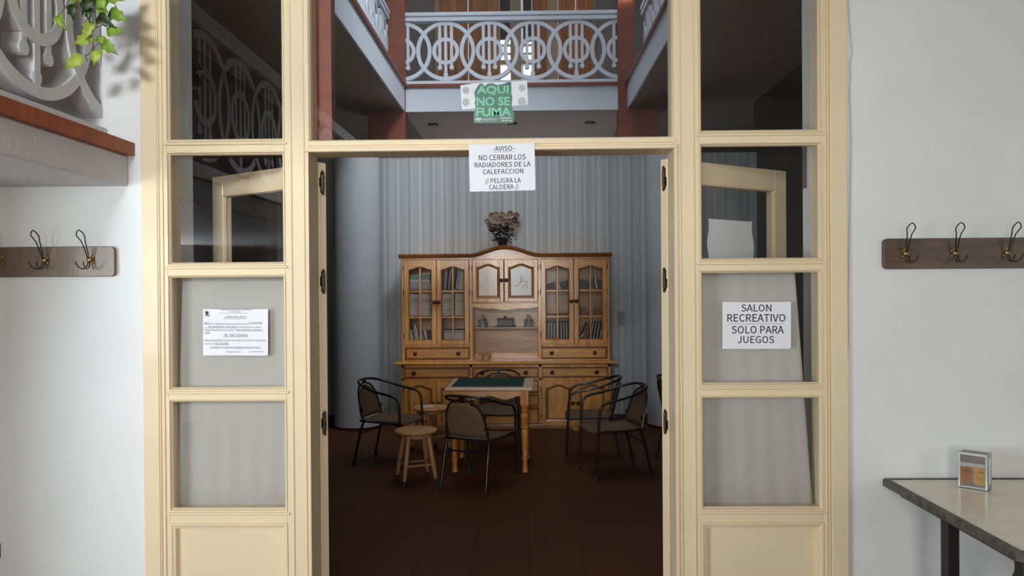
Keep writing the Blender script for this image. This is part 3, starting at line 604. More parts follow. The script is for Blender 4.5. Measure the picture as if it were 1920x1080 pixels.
for px, lb in ((812, 'small recessed downlight in the soffit, left'), (960, 'small recessed downlight in the soffit, middle'), (1106, 'small recessed downlight in the soffit, right')):
    yy = 2.16 / ((533 - 233) / 1440); t = thing('downlight', lb + ' below the far balustrade', 'light', (PX(px, yy, 233), yy, z_s))
    bm = nb(); lathe(bm, [(.07, .004), (.075, -.008), (.05, -.012)], 20); obj('rim', bm, 'dark_metal', t, smooth=True)
    bm = nb(); lathe(bm, [(.045, -.004), (.03, -.02), (0, -.024)], 16); obj('bulb', bm, 'lamp_metal', t, smooth=True)

# ================================================================== GLAZED SCREEN
door = thing('door_1', 'cream painted glazed door screen with transom and side lights', 'door frame', (0, 0, 0), kind='structure')
def Z(py, px=960): return PZ(py, F, px)
def X(px): return PX(px, F)
zt0, zt1 = PZ(283, F, 925), PZ(262, F, 925)
yf, yb = F - .012, F + .12
# uprights
for nm, a, b in (('casing', 271, 301), ('casing', 1554, 1586)):
    boxobj(nm, X(a), X(b), F - .022, F + .02, 0, TOPZ, 'cream', door, bevel=.003)
boxobj('stile', X(299), X(317), yf, yb, 0, TOPZ, 'cream', door, bevel=.002)
boxobj('stile', X(1540), X(1557), yf, yb, 0, TOPZ, 'cream', door, bevel=.002)
boxobj('mullion', X(537), X(583), yf, yb, 0, TOPZ, 'cream', door, bevel=.002)
boxobj('mullion', X(1264), X(1311), yf, yb, 0, TOPZ, 'cream', door, bevel=.002)
# raised fillets along the uprights
for a in (301.5, 309, 549, 573, 1275, 1300, 1546, 1551):
    boxobj('fillet', X(a - 1.6), X(a + 1.6), yf - .006, yf + .004, 0, TOPZ, 'cream', door, bevel=.0015)
for a, b in ((578, 583), (1265, 1270)):
    boxobj('fillet', X(a), X(b), yf - .010, yf + .004, 0, zt0, 'cream', door, bevel=.002)
# transom rail over the doorway and head
boxobj('transom_rail', X(583), X(1264), yf, yb + .02, zt0, zt1, 'cream', door, bevel=.002)
boxobj('transom_bead', X(575), X(1272), yf - .012, yf + .004, zt0, zt0 + .018, 'cream', door, bevel=.004)
boxobj('transom_bead', X(580), X(1268), yf - .006, yf + .004, zt0 + .026, zt1, 'cream', door, bevel=.002)
boxobj('head', xo0, xo1, yf, yb, TOPZ - .08, TOPZ + .02, 'cream', door)
GLX = {'L': (317, 537), 'R': (1311, 1540)}
RL = {'L': [(266, 285), (497, 515), (731, 748), (957, 980)], 'R': [(249, 268), (489, 506), (722, 741), (955, 978)]}
prof = [(0, yf - .004), (0, yf + .03), (.010, yf + .03), (.012, yf + .012), (.006, yf + .004), (.004, yf - .004)]
for sd in 'LR':
    a, b = GLX[sd]; xa, xb = X(a), X(b); mid = (a + b) / 2
    rl = [(PZ(q1, F, mid), PZ(q0, F, mid)) for q0, q1 in RL[sd]]     # (z low, z high) from top down
    for z0, z1 in rl:
        boxobj('rail', xa, xb, yf, yb - .02, z0, z1, 'cream', door, bevel=.002)
        boxobj('rail_bead', xa - .012, xb + .012, yf - .009, yf + .004, z1 - .016, z1 - .004, 'cream', door, bevel=.003)
    tops = [TOPZ - .08] + [r_[0] for r_ in rl]; bots = [r_[1] for r_ in rl]
    for k in range(4):
        za, zb = bots[k], tops[k]
        bm = nb(); ring(bm, rect(xa, xb, za, zb), prof); obj('glazing_bead', bm, 'cream', door)
        bm = nb(); box(bm, xa + .002, xb - .002, F + .045, F + .049, za + .002, zb - .002); obj('glass_pane', bm, 'window_glass', door)
    zlo = rl[3][0]
    boxobj('bottom_rail', xa, xb, yf, yb - .02, 0, .16, 'cream', door)
    boxobj('bottom_panel', xa, xb, F + .012, F + .03, .16, zlo, 'cream', door)
    bm = nb(); ring(bm, rect(xa, xb, .16, zlo), [(0, yf - .004), (0, F + .013), (.026, F + .013), (.022, yf + .004), (.012, yf + .0), (.008, yf - .004)]); obj('panel_moulding', bm, 'cream', door)
# transom glass
bm = nb(); box(bm, X(583), X(1264), F + .045, F + .049, zt1, TOPZ - .08); obj('glass_pane', bm, 'window_glass', door)
bm = nb(); ring(bm, rect(X(583), X(1264), zt1, TOPZ - .08), [(0, yf), (0, yf + .045), (.006, yf + .045), (.006, yf + .012)]); obj('glazing_bead', bm, 'cream', door)

# door leaves, opened into the room
def leaf(name, label, pivot, ang, sgn):
    """local x runs from the hinge edge to the free edge; thickness on local y side sgn"""
    L = thing(name, label, 'door leaf', (pivot[0], pivot[1], 0), ang, kind='structure')
    w, h, t = .80, zt0 - .02, .044
    y0, y1 = (0, t) if sgn > 0 else (-t, 0)
    def bx(nm, a, b, c, d): return boxobj(nm, a, b, y0, y1, c, d, 'cream', L, bevel=.002)
    bx('stile', 0, .085, .012, h); bx('stile', w - .085, w, .012, h)
    bx('top_rail', .085, w - .085, h - .095, h); bx('lock_rail', .085, w - .085, .93, 1.03); bx('bottom_rail', .085, w - .085, .012, .22)
    for a, b in ((.22, .93), (1.03, h - .095)):
        for yy in (y0, y1):
            s = 1 if yy == y0 else -1
            bm = nb(); ring(bm, rect(.085, w - .085, a, b), [(0, yy - s * .004), (0, yy + s * .014), (.012, yy + s * .014), (.010, yy), (.004, yy - s * .004)]); obj('glazing_bead', bm, 'cream', L)
    bm = nb(); ym = (y0 + y1) / 2; box(bm, .086, w - .086, ym - .002, ym + .002, 1.03, h - .095); obj('glass_pane', bm, 'window_glass', L)
    boxobj('panel', .086, w - .086, ym - .008, ym + .008, .22, .93, 'cream', L)
    return L, y0, y1, h
pvL = (X(583) + .004, yb + .002); pvR = (X(1264) - .004, yb + .002)
aL, aR = R(146), R(33)
LL, l0, l1, lh = leaf('door_2', 'left cream glazed door leaf folded back into the recreation room', pvL, aL, -1)
LR, r0, r1, rh = leaf('door_3', 'right cream glazed door leaf folded back into the recreation room', pvR, aR, 1)
def hinge(par, z, ym):
    h = bpy.data.objects.new('hinge', None)
    bm = nb(); box(bm, -.003, .0, ym - .006, ym + .006, z - .045, z + .045)
    for q in (-1, 1):
        lathe(bm, [(.005, z + q * .01), (.006, z + q * .035), (.004, z + q * .042), (.0065, z + q * .048), (0, z + q * .058)], 10, cx=-.008, cy=ym)
    lathe(bm, [(.0065, z - .034), (.0065, z + .034)], 10, cx=-.008, cy=ym)
    box(bm, -.004, -.001, ym + .003, ym + .014, z - .02, z + .022); box(bm, -.004, -.001, ym - .013, ym - .003, z - .034, z + .006)
    o = obj('hinge', bm, 'dark_brass', par)
for py in (343, 528, 793): hinge(LL, PZ(py, 3.44, 590), -.016)
for py in (335, 525, 790): hinge(LR, PZ(py, 3.44, 1258), .016)
bpy.data.batch_remove([o_ for o_ in bpy.data.objects if o_.name.startswith('hinge') and o_.type == 'EMPTY'])

# white paper taped on the right leaf's glass
def leaf_paper():
    t = thing('paper_sheet', 'blank white sheet taped to the glass of the open right door leaf', 'paper', (0, 0, 0))
    d = Vector((math.cos(aR), math.sin(aR))); nrm = Vector((math.sin(aR), -math.cos(aR)))
    base = Vector(pvR) + nrm * (-.018)
    def s_at(px):
        k = PX(px, 1.0, 450); return (k * base.y - base.x) / (d.x - k * d.y)
    s0, s1 = s_at(1327), s_at(1411)
    t.location = (base.x, base.y, 0); t.rotation_euler = (0, 0, aR)
    yA = base.y + d.y * s0; yB = base.y + d.y * s1
    zA = PZ(410, yA, 1327); zB = PZ(416, yB, 1411)
    bm = nb(); n = 14; pts = []
    for i in range(n + 1):
        u = i / n; pts.append((s0 + .006 * math.sin(u * 9), zA - .24 * (1 - u)))
    pts2 = [(s1 - .008 * math.sin(u / n * 8 + .5), zB - .24 * u / n) for u in range(n + 1)]
    prism(bm, pts + pts2, -.0025, -.0012); obj('sheet', bm, 'paper_plain', t)
leaf_paper()

# curtains behind the side lights
def sheer(a_top, b_top, a_bot, b_bot, ytop, label, Y):
    z1 = PZ(ytop, Y); o = curtain_panel('curtain', PX(a_top, Y), PX(b_top, Y), PZ(975, Y), z1, Y, 'sheer', .0022, 6, nz=6, skew=(PX(a_bot, Y), PX(b_bot, Y)))
    t = tag(o, label, 'curtain'); 
    bm = nb(); tube(bm, [(PX(a_top, Y) - .02, Y, z1 + .002), (PX(b_top, Y) + .02, Y, z1 + .002)], .004, 8); obj('rod', bm, 'brass', t)
    return t
sheer(343, 550, 327, 550, 506, 'grey white sheer curtain behind the left side light panes', F + .075)
sheer(1300, 1489, 1300, 1523, 500, 'grey white sheer curtain behind the right side light panes, hem slanting outward', F + .075)

# ------------------------------------------------------------------ paper signs
def sheet(name, label, cat, box4, Y, lines, rot=0.0, m='paper', underlines=(), tape=()):
    x0, x1, y0, y1 = box4; cx, cy = (x0 + x1) / 2, (y0 + y1) / 2
    wx, wz = P(cx, cy, Y); k = Y / FPX
    t = thing(name, label, cat, (wx, Y, wz)); t.rotation_euler = (0, rot, 0)
    lx = lambda p: (p - cx) * k
    lz = lambda p: (cy - p) * k
    bm = nb(); w, h = (x1 - x0) * k / 2, (y1 - y0) * k / 2
    prism(bm, [(-w, -h), (w * .97, -h * 1.0), (w, -h * .95), (w, h), (w * .2, h * .985), (-w * .3, h * .985), (-w, h)], -.001, 0); obj('sheet', bm, m, t)
    for s, a, b, c, d in lines:
        bm = nb(); text_into(bm, s, lx(a), lx(b), lz(d), lz(c), -.0014); obj('lettering', bm, 'ink', t)
    bm = nb()
    for a, b, c in underlines: box(bm, lx(a), lx(b), -.0014, -.0012, lz(c) - .0008, lz(c) + .0004)
    obj('underline', bm, 'ink', t)
    for a, b, c, d in tape:
        boxobj('tape', lx(a), lx(b), -.0018, -.0016, lz(d), lz(c), 'tape_patch', t)
    return t, lx, lz
sheet('notice', 'white AVISO notice taped under the transom rail', 'sign', (880, 1003, 269, 358), F - .027,
      [('-AVISO-', 925, 965, 274, 283), ('NO CERRAR LOS', 898, 986, 290, 300), ('RADIADORES DE LA', 890, 995, 304, 313), ('CALEFACCION', 905, 981, 317, 326), ('¡! PELIGRA LA', 910, 976, 334, 343), ('CALDERA ¡!', 916, 971, 346, 355)],
      rot=R(-.8), underlines=((925, 965, 285),))
dots = tuple((1365 + i * 3, 1366.8 + i * 3, 607) for i in range(35))
sheet('notice', 'white SALON RECREATIVO sign on the right side light', 'sign', (1355, 1482, 566, 654), F + .043,
      [('SALON', 1390, 1446, 571, 584), ('RECREATIVO', 1364, 1472, 589, 603), ('SOLO PARA', 1372, 1469, 611, 625), ('JUEGOS', 1383, 1451, 630, 643)], rot=R(.3), underlines=((1365, 1470, 607),))
q = lambda s, a, b, c, d: (s, 370 + a / 9, 370 + b / 9, 560 + c / 9, 560 + d / 9)
tn, lx, lz = sheet('notice', 'white COMUNICADO notice on the left side light', 'sign', (380, 503.5, 579, 667), F + .043,
      [q('ASOCIACION HOGAR DEL PENSIONISTA', 400, 920, 178, 196), q('" Las Maravillas "', 530, 750, 207, 227), q('-COMUNICADO-', 440, 840, 290, 325), q('NO', 115, 205, 400, 440),
       q('ESTA PERMITIDO EN ESTE SALON DE JUEGO', 215, 860, 414, 438), q('GUARDAR', 870, 1108, 394, 428), q('LOS', 110, 170, 483, 503), q('NUMEROS DOSES', 188, 652, 462, 500),
       q('DE LAS BARAJAS DE CARTAS', 665, 1090, 468, 492), q('CORRESPONDIENTES A LOS PALOS "', 110, 645, 520, 545), q('ORO- BASTOS - ESPADA Y', 655, 1110, 512, 538), q('COPA', 115, 210, 562, 588),
       q('-SE  RECUERDA-', 432, 866, 597, 635), q('S', 115, 145, 688, 726), q('EGUN REGLAMENTO DE ESTA SOCIEDAD ESTE TIPO DE ACTUACIONES', 148, 1168, 692, 720), q('CONLLEVA', 115, 272, 752, 775),
       q('FALTA LEVE.', 290, 540, 742, 775), q('ROGAMOS LA MAYOR COLABORACIÓN DE TODOS.', 222, 1078, 812, 845), q('( Muchas Gracias )', 475, 745, 887, 910), q('La Junta Directiva', 880, 1125, 882, 905)],
      rot=R(.5), underlines=((370 + 440 / 9, 370 + 840 / 9, 560 + 338 / 9), (370 + 432 / 9, 370 + 866 / 9, 560 + 645 / 9), (370 + 290 / 9, 370 + 535 / 9, 560 + 780 / 9), (370 + 655 / 9, 370 + 1110 / 9, 560 + 543 / 9), (370 + 115 / 9, 370 + 210 / 9, 560 + 593 / 9), (370 + 370 / 9, 370 + 870 / 9, 560 + 243 / 9)))
def icon():
    g = lambda a, b: (lx(370 + a / 9), lz(560 + b / 9))
    bm = nb()
    prism(bm, [(g(150, 196)[0] + .0022 * math.cos(i * PI / 5), g(150, 200)[1] + .0022 * math.sin(i * PI / 5)) for i in range(10)], -.0014, -.0011)
    prism(bm, [g(118, 235), g(135, 212), g(170, 212), g(205, 240), g(204, 248), g(178, 232), g(180, 258), g(190, 300), g(172, 300), g(158, 265), g(145, 300), g(130, 300), g(135, 255), g(132, 232), g(122, 245)], -.0014, -.0011)
    prism(bm, [g(201, 245), g(206, 245), g(205, 295), g(192, 303), g(192, 299), g(201, 293)], -.0014, -.0011)
    obj('walking_figure_emblem', bm, 'ink', tn)
icon()
def sticker():
    Y = F + .042; k = Y / FPX; cx, cy = 926, 192; wx, wz = P(cx, cy, Y)
    t = thing('no_smoking_sticker', 'green AQUI NO SE FUMA sticker with white backing on the transom glass', 'sticker', (wx, Y, wz))
    g = lambda a, b: ((850 + a / 4.694 - cx) * k, (cy - 140 - b / 4.694) * k)
    bm = nb(); prism(bm, [g(62, 92), g(200, 72), g(510, 66), g(650, 56), g(657, 268), g(520, 275), g(200, 296), g(76, 303)], -.001, 0); obj('backing_sheet', bm, 'tape_backing', t)
    for a, b, rr in ((112, 135, 30), (110, 240, 32), (605, 120, 30), (603, 240, 36)):
        c = g(a, b); rr = rr / 4.694 * k
        bm = nb(); prism(bm, [(c[0] + rr * math.cos(i * PI / 10) * (1 + .08 * math.sin(3 * i)), c[1] + rr * 1.05 * math.sin(i * PI / 10)) for i in range(20)], -.0018, -.0009); obj('tape_patch', bm, 'tape_patch', t)
    bm = nb(); prism(bm, [g(*p) for p in ((184, 155), (205, 115), (232, 80), (258, 78), (275, 102), (300, 82), (330, 76), (360, 80), (382, 94), (440, 84), (480, 68), (508, 66), (512, 110), (510, 170), (520, 195), (512, 280), (522, 300), (522, 322), (538, 336), (533, 395), (524, 430), (400, 428), (178, 424), (178, 330), (190, 300), (196, 280), (186, 250), (196, 220), (190, 190))], -.0026, -.0015); obj('sticker_body', bm, 'sticker_green', t)
    bm = nb(); prism(bm, [g(*p) for p in ((450, 84), (480, 68), (508, 66), (510, 90), (480, 92))], -.003, -.0025); obj('blue_corner', bm, 'sticker_blue', t)
    bm = nb()
    for s, a, b, c, d in (('AQUÍ', 208, 498, 84, 180), ('NO', 205, 362, 197, 275), ('SE', 395, 497, 197, 275), ('FUMA', 198, 510, 290, 368)):
        p0 = g(a, d); p1 = g(b, c); text_into(bm, s, p0[0], p1[0], p0[1], p1[1], -.003, bold=.028)
    obj('green_letters', bm, 'sticker_letters', t)
    bm = nb()
    for s, a, b, c, d in (('JUNTA DE ANDALUCIA', 256, 384, 385, 400), ('Consejeria de Salud', 262, 378, 404, 411), ('Junta de Andalucia', 190, 250, 412, 419), ('¡ COLABORANDO!', 400, 512, 377, 394), ('900 850 300', 420, 515, 400, 413)):
        p0 = g(a, d); p1 = g(b, c); text_into(bm, s, p0[0], p1[0], p0[1], p1[1], -.003, bold=.01)
    for rr in (34, 27, 19):
        a = [g(220 + rr * math.cos(R(20 + 14 * i)), 408 - rr * .9 * math.sin(R(20 + 14 * i))) for i in range(11)]
        b = [g(220 + (rr - 4) * math.cos(R(20 + 14 * i)), 408 - (rr - 4) * .9 * math.sin(R(20 + 14 * i))) for i in range(11)]
        for i in range(10): prism(bm, [a[i], a[i + 1], b[i + 1], b[i]], -.003, -.0027)
    prism(bm, [g(214, 400), g(220, 392), g(226, 400), g(220, 411)], -.003, -.0027)
    obj('white_print', bm, 'sticker_white', t)
sticker()
# papers on the wall reveal seen through the right side light
def reveal_papers():
    xr = xo1 - .001
    for (ya, yb2, za, zb, m, lb) in ((3.44, 3.62, PZ(465, 3.55), PZ(362, 3.55), 'paper_plain', 'white sheet pinned on the wall reveal behind the right side light'),
                                   (3.585, 3.635, PZ(358, 3.6), PZ(276, 3.6), 'print_grey', 'narrow dark printed strip above the pinned sheet behind the right side light')):
        t = thing('paper_sheet', lb, 'paper', (xr, (ya + yb2) / 2, (za + zb) / 2)); hy, hz = (yb2 - ya) / 2, (zb - za) / 2
        boxobj('sheet', -.002, 0, -hy, hy, -hz, hz, m, t)
        if m == 'print_grey': boxobj('white_border', -.003, -.0015, -hy, hy, hz - .01, hz, 'paper_plain', t)
reveal_papers()

# ================================================================== FRONT ROOM OBJECTS
def coat_rack(label, x0, x1, z0, z1, hooks, zh, mname):
    th = .022; yF = F - th
    t = thing('coat_rack', label, 'coat rack', ((x0 + x1) / 2, F, z0)); cx = (x0 + x1) / 2; hx = (x1 - x0) / 2; h = z1 - z0
    r_ = .018; pts = []
    for sx, sz, a0 in ((1, 0, -90), (1, 1, 0), (-1, 1, 90), (-1, 0, 180)):
        for i in range(6):
            a = R(a0 + i * 18); pts.append((sx * (hx - r_) + r_ * math.cos(a), (r_ if sz == 0 else h - r_) + r_ * math.sin(a)))
    bm = nb(); prism(bm, pts, -th, 0); obj('board', bm, mname, t, bevel=.002)
    proto = None
    for i, xh in enumerate(hooks):
        if proto is None:
            bm = nb()
            ball(bm, (0, -.012, 0), .012, 2, (1, .7, 1.1))
            for a in (45, 135, 225, 315): ball(bm, (.014 * math.cos(R(a)), -.005, .016 * math.sin(R(a))), .006, 1, (1, .6, 1))
            box(bm, -.006, .006, -.006, 0, -.02, .02)
            hk = obj('coat_hook', bm, 'brass', t, smooth=True); proto = hk
            bm = nb()
            tube(bm, [(-.003, -.016, -.002), (-.005, -.03, .035), (-.009, -.05, .078), (-.018, -.068, .103), (0, -.078, .124), (.018, -.068, .103), (.009, -.05, .078), (.005, -.03, .035), (.003, -.016, -.002)], .0025, 6, smooth=2)
            obj('upper_wire', bm, 'bronze_wire', hk, smooth=True)
            bm = nb()
            for sx in (-1, 1):
                tube(bm, [(sx * .003, -.014, 0), (sx * .006, -.022, -.028), (sx * .009, -.045, -.040), (sx * .014, -.066, -.030), (sx * .018, -.078, -.012)], .0023, 6, smooth=3)
                ball(bm, (sx * .018, -.078, -.011), .003, 1)
            obj('lower_wire', bm, 'bronze_wire', hk, smooth=True)
        else:
            hk = copy_tree(proto, t)
        hk.location = (xh - cx, -th, zh - z0)
        hk.rotation_euler = (0, random.uniform(-.05, .05), random.uniform(-.12, .12))
    return t
coat_rack('brown wooden coat rack with wire hooks left of the glazed screen', PX(-130, F), PX(220, F), PZ(519, F, 110), PZ(463, F, 110), [PX(177, F), PX(93, F), PX(8, F), PX(-75, F)], PZ(488, F, 110), 'walnut_light')
coat_rack('dark walnut coat rack with wire hooks right of the glazed screen, above the marble table', PX(1653, F), PX(2070, F), PZ(504, F, 1780), PZ(447, F, 1780), [PX(1692, F), PX(1784, F), PX(1880, F), PX(1975, F)], PZ(475, F, 1780), 'walnut')
# cable
bm = nb(); pts = [(1589, -60), (1590, 10), (1592, 40), (1596, 85), (1598, 98), (1593, 120), (1594, 150), (1592, 165), (1595, 260), (1594, 330), (1592, 450), (1590, 560), (1591, 640), (1588, 665)]
tube(bm, [(PX(a, F, b), F - .004, PZ(b, F, a)) for a, b in pts], .0022, 6, smooth=4)
tag(obj('wall_cable', bm, 'cable_white', None, smooth=True), 'thin off white cable running down the wall beside the right casing', 'cable')
# socket at the left edge of the frame
t = thing('wall_socket', 'small dark framed socket on the lower left wall', 'socket', (PX(-12, F, 1030), F, PZ(1032, F, 0)))
bm = nb(); box(bm, -.032, .032, -.006, 0, -.032, .032); obj('plate', bm, 'dark_metal', t, bevel=.002)
bm = nb(); box(bm, -.025, .025, -.010, -.005, -.025, .025); obj('insert', bm, 'socket_green', t, bevel=.002)

# hanging ivy
def ivy():
    t = thing('hanging_ivy', 'green variegated ivy trailing down over the upper left balustrade', 'plant', (PX(165, 3.0, 0), 3.0, PZ(0, 3.0, 165)))
    o0 = t.location
    def w(px, py, Y): x, z = P(px, py, Y); return Vector((x, Y, z)) - o0
    stems = [[(165, -70, 2.95), (172, -20, 2.98), (178, 20, 3.0), (182, 50, 3.0), (196, 45, 3.0), (202, 60, 3.0)],
             [(178, 20, 3.0), (160, 40, 3.02), (147, 75, 3.02), (150, 95, 3.0), (160, 105, 3.0), (164, 115, 3.0)],
             [(160, 105, 3.0), (168, 100, 2.99), (176, 90, 2.98), (190, 80, 2.98), (205, 85, 2.98)], [(172, -20, 2.98), (140, -10, 2.95), (118, 20, 2.93), (112, 35, 2.93)],
             [(172, -20, 2.98), (205, -5, 3.0), (222, 20, 3.0)], [(182, 50, 3.0), (172, 60, 2.98), (165, 80, 2.98)]]
    bm = nb()
    for s in stems: tube(bm, [w(*p) for p in s], .0014, 5, smooth=4)
    obj('stem', bm, 'stem', t, smooth=True)
    # (px, py, length px, rotation deg of the tip direction, material, Y, fold)
    LV = [(140, 118, 44, 215, 'leaf_light', 2.98, .2), (182, 108, 36, 250, 'leaf_light', 2.99, .1), (158, 76, 42, 200, 'leaf_light', 3.0, .15), (168, 58, 40, 250, 'leaf_light', 2.99, .3),
          (206, 90, 40, 320, 'leaf_green', 2.97, .3), (190, 76, 26, 180, 'leaf_green', 2.98, .4), (218, 61, 38, 8, 'leaf_green', 2.98, .6), (200, 41, 44, 325, 'leaf_dark', 2.96, .5),
          (117, 42, 36, 300, 'leaf_green', 2.93, .5), (222, 30, 44, 335, 'leaf_green', 3.0, .2), (190, 5, 46, 300, 'leaf_green', 2.97, .1), (165, 10, 44, 240, 'leaf_dark', 2.96, .2),
          (138, 22, 34, 270, 'leaf_dark', 2.94, .3), (150, -8, 46, 230, 'leaf_green', 2.94, .2), (212, -2, 44, 350, 'leaf_green', 3.0, .2), (128, -8, 40, 200, 'leaf_green', 2.94, .3),
          (186, -22, 46, 20, 'leaf_green', 2.96, .2), (170, 28, 30, 265, 'leaf_dark', 2.97, .4), (196, 22, 38, 290, 'leaf_green', 2.98, .3), (160, -30, 50, 160, 'leaf_light', 2.95, .2), (205, -35, 46, 40, 'leaf_green', 3.0, .2)]
    out = [(0, 0), (-.18, .10), (-.30, .34), (-.20, .36), (-.24, .62), (-.12, .60), (0, 1.0), (.12, .60), (.24, .62), (.20, .36), (.30, .34), (.18, .10)]
    for px, py, ln, a, m, Y, fold in LV:
        L = ln * Y / FPX; bm = nb(); c = w(px, py, Y); ar = R(a)
        d = Vector((math.cos(ar), 0, math.sin(ar))); s = Vector((-math.sin(ar), 0, math.cos(ar))); nrm = Vector((0, -1, 0))
        mid = [bm.verts.new(c + d * (u - .45) * L + nrm * (.010 * math.sin(u * PI))) for u in (0, .34, .62, 1.0)]
        for sg in (-1, 1):
            vs = [bm.verts.new(c + d * (v - .45) * L + s * sg * u_ * L * math.cos(fold) + nrm * (abs(u_) * L * math.sin(fold) + .01 * math.sin(v * PI))) for u_, v in ((.20, .06), (.34, .30), (.22, .40), (.25, .62), (.10, .70))]
            bm.faces.new((mid[0], vs[0], vs[1], mid[1])); bm.faces.new((mid[1], vs[1], vs[2])); bm.faces.new((mid[1], vs[2], vs[3], mid[2])); bm.faces.new((mid[2], vs[3], vs[4], mid[3]))
        o = obj('leaf', bm, m, t, smooth=True); md = o.modifiers.new('t', 'SOLIDIFY'); md.thickness = .0012
ivy()

# marble-topped iron table on the right, napkin dispenser
def bistro_table():
    x0, x1, y0, y1, zt = 1.512, 2.17, 2.33, F - .004, .808
    t = thing('bistro_table', 'iron table with a cream marble top and worn dark metal edge against the right wall', 'table', ((x0 + x1) / 2, (y0 + y1) / 2, 0))
    hx, hy = (x1 - x0) / 2, (y1 - y0) / 2; c = .075
    def oc(g): return [(-hx + g, -hy + c + g * .4), (-hx + c + g * .4, -hy + g), (hx - c - g * .4, -hy + g), (hx - g, -hy + c + g * .4), (hx - g, hy - c - g * .4), (hx - c - g * .4, hy - g), (-hx + g, hy - g)]
    M = Matrix(((1, 0, 0, 0), (0, 0, 1, 0), (0, 1, 0, 0), (0, 0, 0, 1)))
    bm = nb(); prism(bm, oc(.020), zt - .026, zt, M=M); obj('marble_top', bm, 'marble', t, bevel=.001)
    bm = nb(); ring(bm, oc(0), [(0, zt - .029), (0, zt - .005), (.005, zt + .003), (.018, zt + .003), (.021, zt - .002), (.021, zt - .029)], M=M); obj('metal_edge', bm, 'table_trim', t)
    for lx_, ly_ in ((-hx + .085, .12), (hx - .085, .12), (-hx + .085, -hy + .16), (hx - .085, -hy + .16)):
        bm = nb(); box(bm, lx_ - .024, lx_ + .024, ly_ - .024, ly_ + .024, 0, zt - .04); obj('leg', bm, 'iron_black', t, bevel=.004)
    bm = nb()
    box(bm, -hx + .06, hx - .06, .10, .14, zt - .075, zt - .04); box(bm, -hx + .06, hx - .06, -hy + .14, -hy + .18, zt - .075, zt - .04)
    for s in (-1, 1): box(bm, s * (hx - .085) - .02, s * (hx - .085) + .02, -hy + .05, hy - .02, zt - .07, zt - .04)
    obj('apron_frame', bm, 'iron_black', t)
    for s in (-1, 1):
        bm = nb(); tube(bm, [(s * (hx - .085), -hy + .16, zt - .05), (s * (hx - .085), -hy + .30, zt - .30), (s * (hx - .085), .10, .30)], .014, 8); obj('brace', bm, 'iron_black', t)
    return t
bistro_table()
def napkins():
    zt = .8105; Y0 = 3.15; cx = PX(1828, Y0, 900)
    t = thing('napkin_dispenser', 'aluminium napkin dispenser with a beer glass picture on the marble table', 'napkin dispenser', (cx, Y0, zt), R(-43))
    w, d, h = .052, .036, .142
    bm = nb()
    for s in (-1, 1):
        box(bm, s * w - (.008 if s > 0 else 0) + 0, s * w + (.0 if s > 0 else .008), -d, d, 0, h)
    box(bm, -w, w, -d + .004, d - .004, 0, .006); obj('side_frame', bm, 'alu', t, bevel=.0015)
    boxobj('top_plate', -w + .008, w - .008, -d + .004, d - .004, h - .006, h - .001, 'alu_dark', t)
    boxobj('top_lip', -w + .006, w - .006, -d - .001, -d + .004, h - .008, h, 'alu', t)
    boxobj('napkin_block', -w + .01, w - .01, -d + .008, d - .008, .006, h - .010, 'paper', t)
    boxobj('side_slot', w - .001, w + .0008, -.008, .014, .02, h - .02, 'paper', t)
    yb_ = -d + .002
    p = boxobj('printed_front', -w + .008, w - .008, yb_, yb_ + .004, .008, h - .008, 'print_grey', t)
    boxobj('foam_print', -w + .008, w - .008, yb_ - .0004, yb_, .086, .102, 'foam', p)
    bm = nb(); prism(bm, [(-w + .008, .018), (-.012, .018), (-.006, .03), (-.003, .088), (-w + .008, .084)], yb_ - .0006, yb_); obj('amber_glass_print', bm, 'beer_amber', p)
    bm = nb(); prism(bm, [(.004, .022), (.018, .017), (w - .008, .019), (w - .008, .088), (0, .090)], yb_ - .0007, yb_); obj('golden_glass_print', bm, 'beer_gold', p)
    bm = nb(); text_into(bm, 'VOLL', -w + .012, -.013, .066, .073, yb_ - .001); text_into(bm, 'VOLL', .018, w - .009, .066, .074, yb_ - .001); obj('lettering', bm, 'ink', p)
napkins()
# bentwood stool seat peeping out under the marble table
def under_seat():
    t = thing('round_chair', 'dark round-seated chair with beige cushion pushed under the marble table', 'chair', (1.865, 2.72, 0)); t.scale = (.8, .8, 1.18)
    bm = nb(); lathe(bm, [(.0, .43), (.17, .43), (.19, .445), (.19, .47), (.17, .485), (0, .485)], 28); obj('seat', bm, 'book_brown', t, smooth=True)
    bm = nb(); lathe(bm, [(0, .484), (.16, .484), (.175, .505), (.14, .53), (0, .535)], 28); obj('cushion', bm, 'book_cream', t, smooth=True)
    for a in (45, 135, 225, 315):
        c, s = math.cos(R(a)), math.sin(R(a)); bm = nb(); tube(bm, [(.2 * c, .2 * s, 0), (.15 * c, .15 * s, .44)], .014, 10); obj('leg', bm, 'iron_black', t, smooth=True)
under_seat()

# ================================================================== RECREATION ROOM: hutch
YH = 8.72
hx0, _ = P(947.5, 700, YH)
hut = thing('hutch', 'honey pine hutch with arched top and glazed doors against the striped wall', 'cabinet', (hx0, YH, 0))
K = YH / FPX
def cx_(p): return (p - 947.5) * K
def cz_(p): return EYE + (533 - p) * K
DP = RB - YH - .004
U = .07       # upper part set back
def cathedral(x0, x1, zs, h, n=16):
    """points from right to left along an arched head"""
    return [(x1 + (x0 - x1) * i / n, zs + h * (0.5 - 0.5 * math.cos(2 * PI * min(1, max(0, (i / n - .08) / .84)))) ** .75) for i in range(n + 1)]
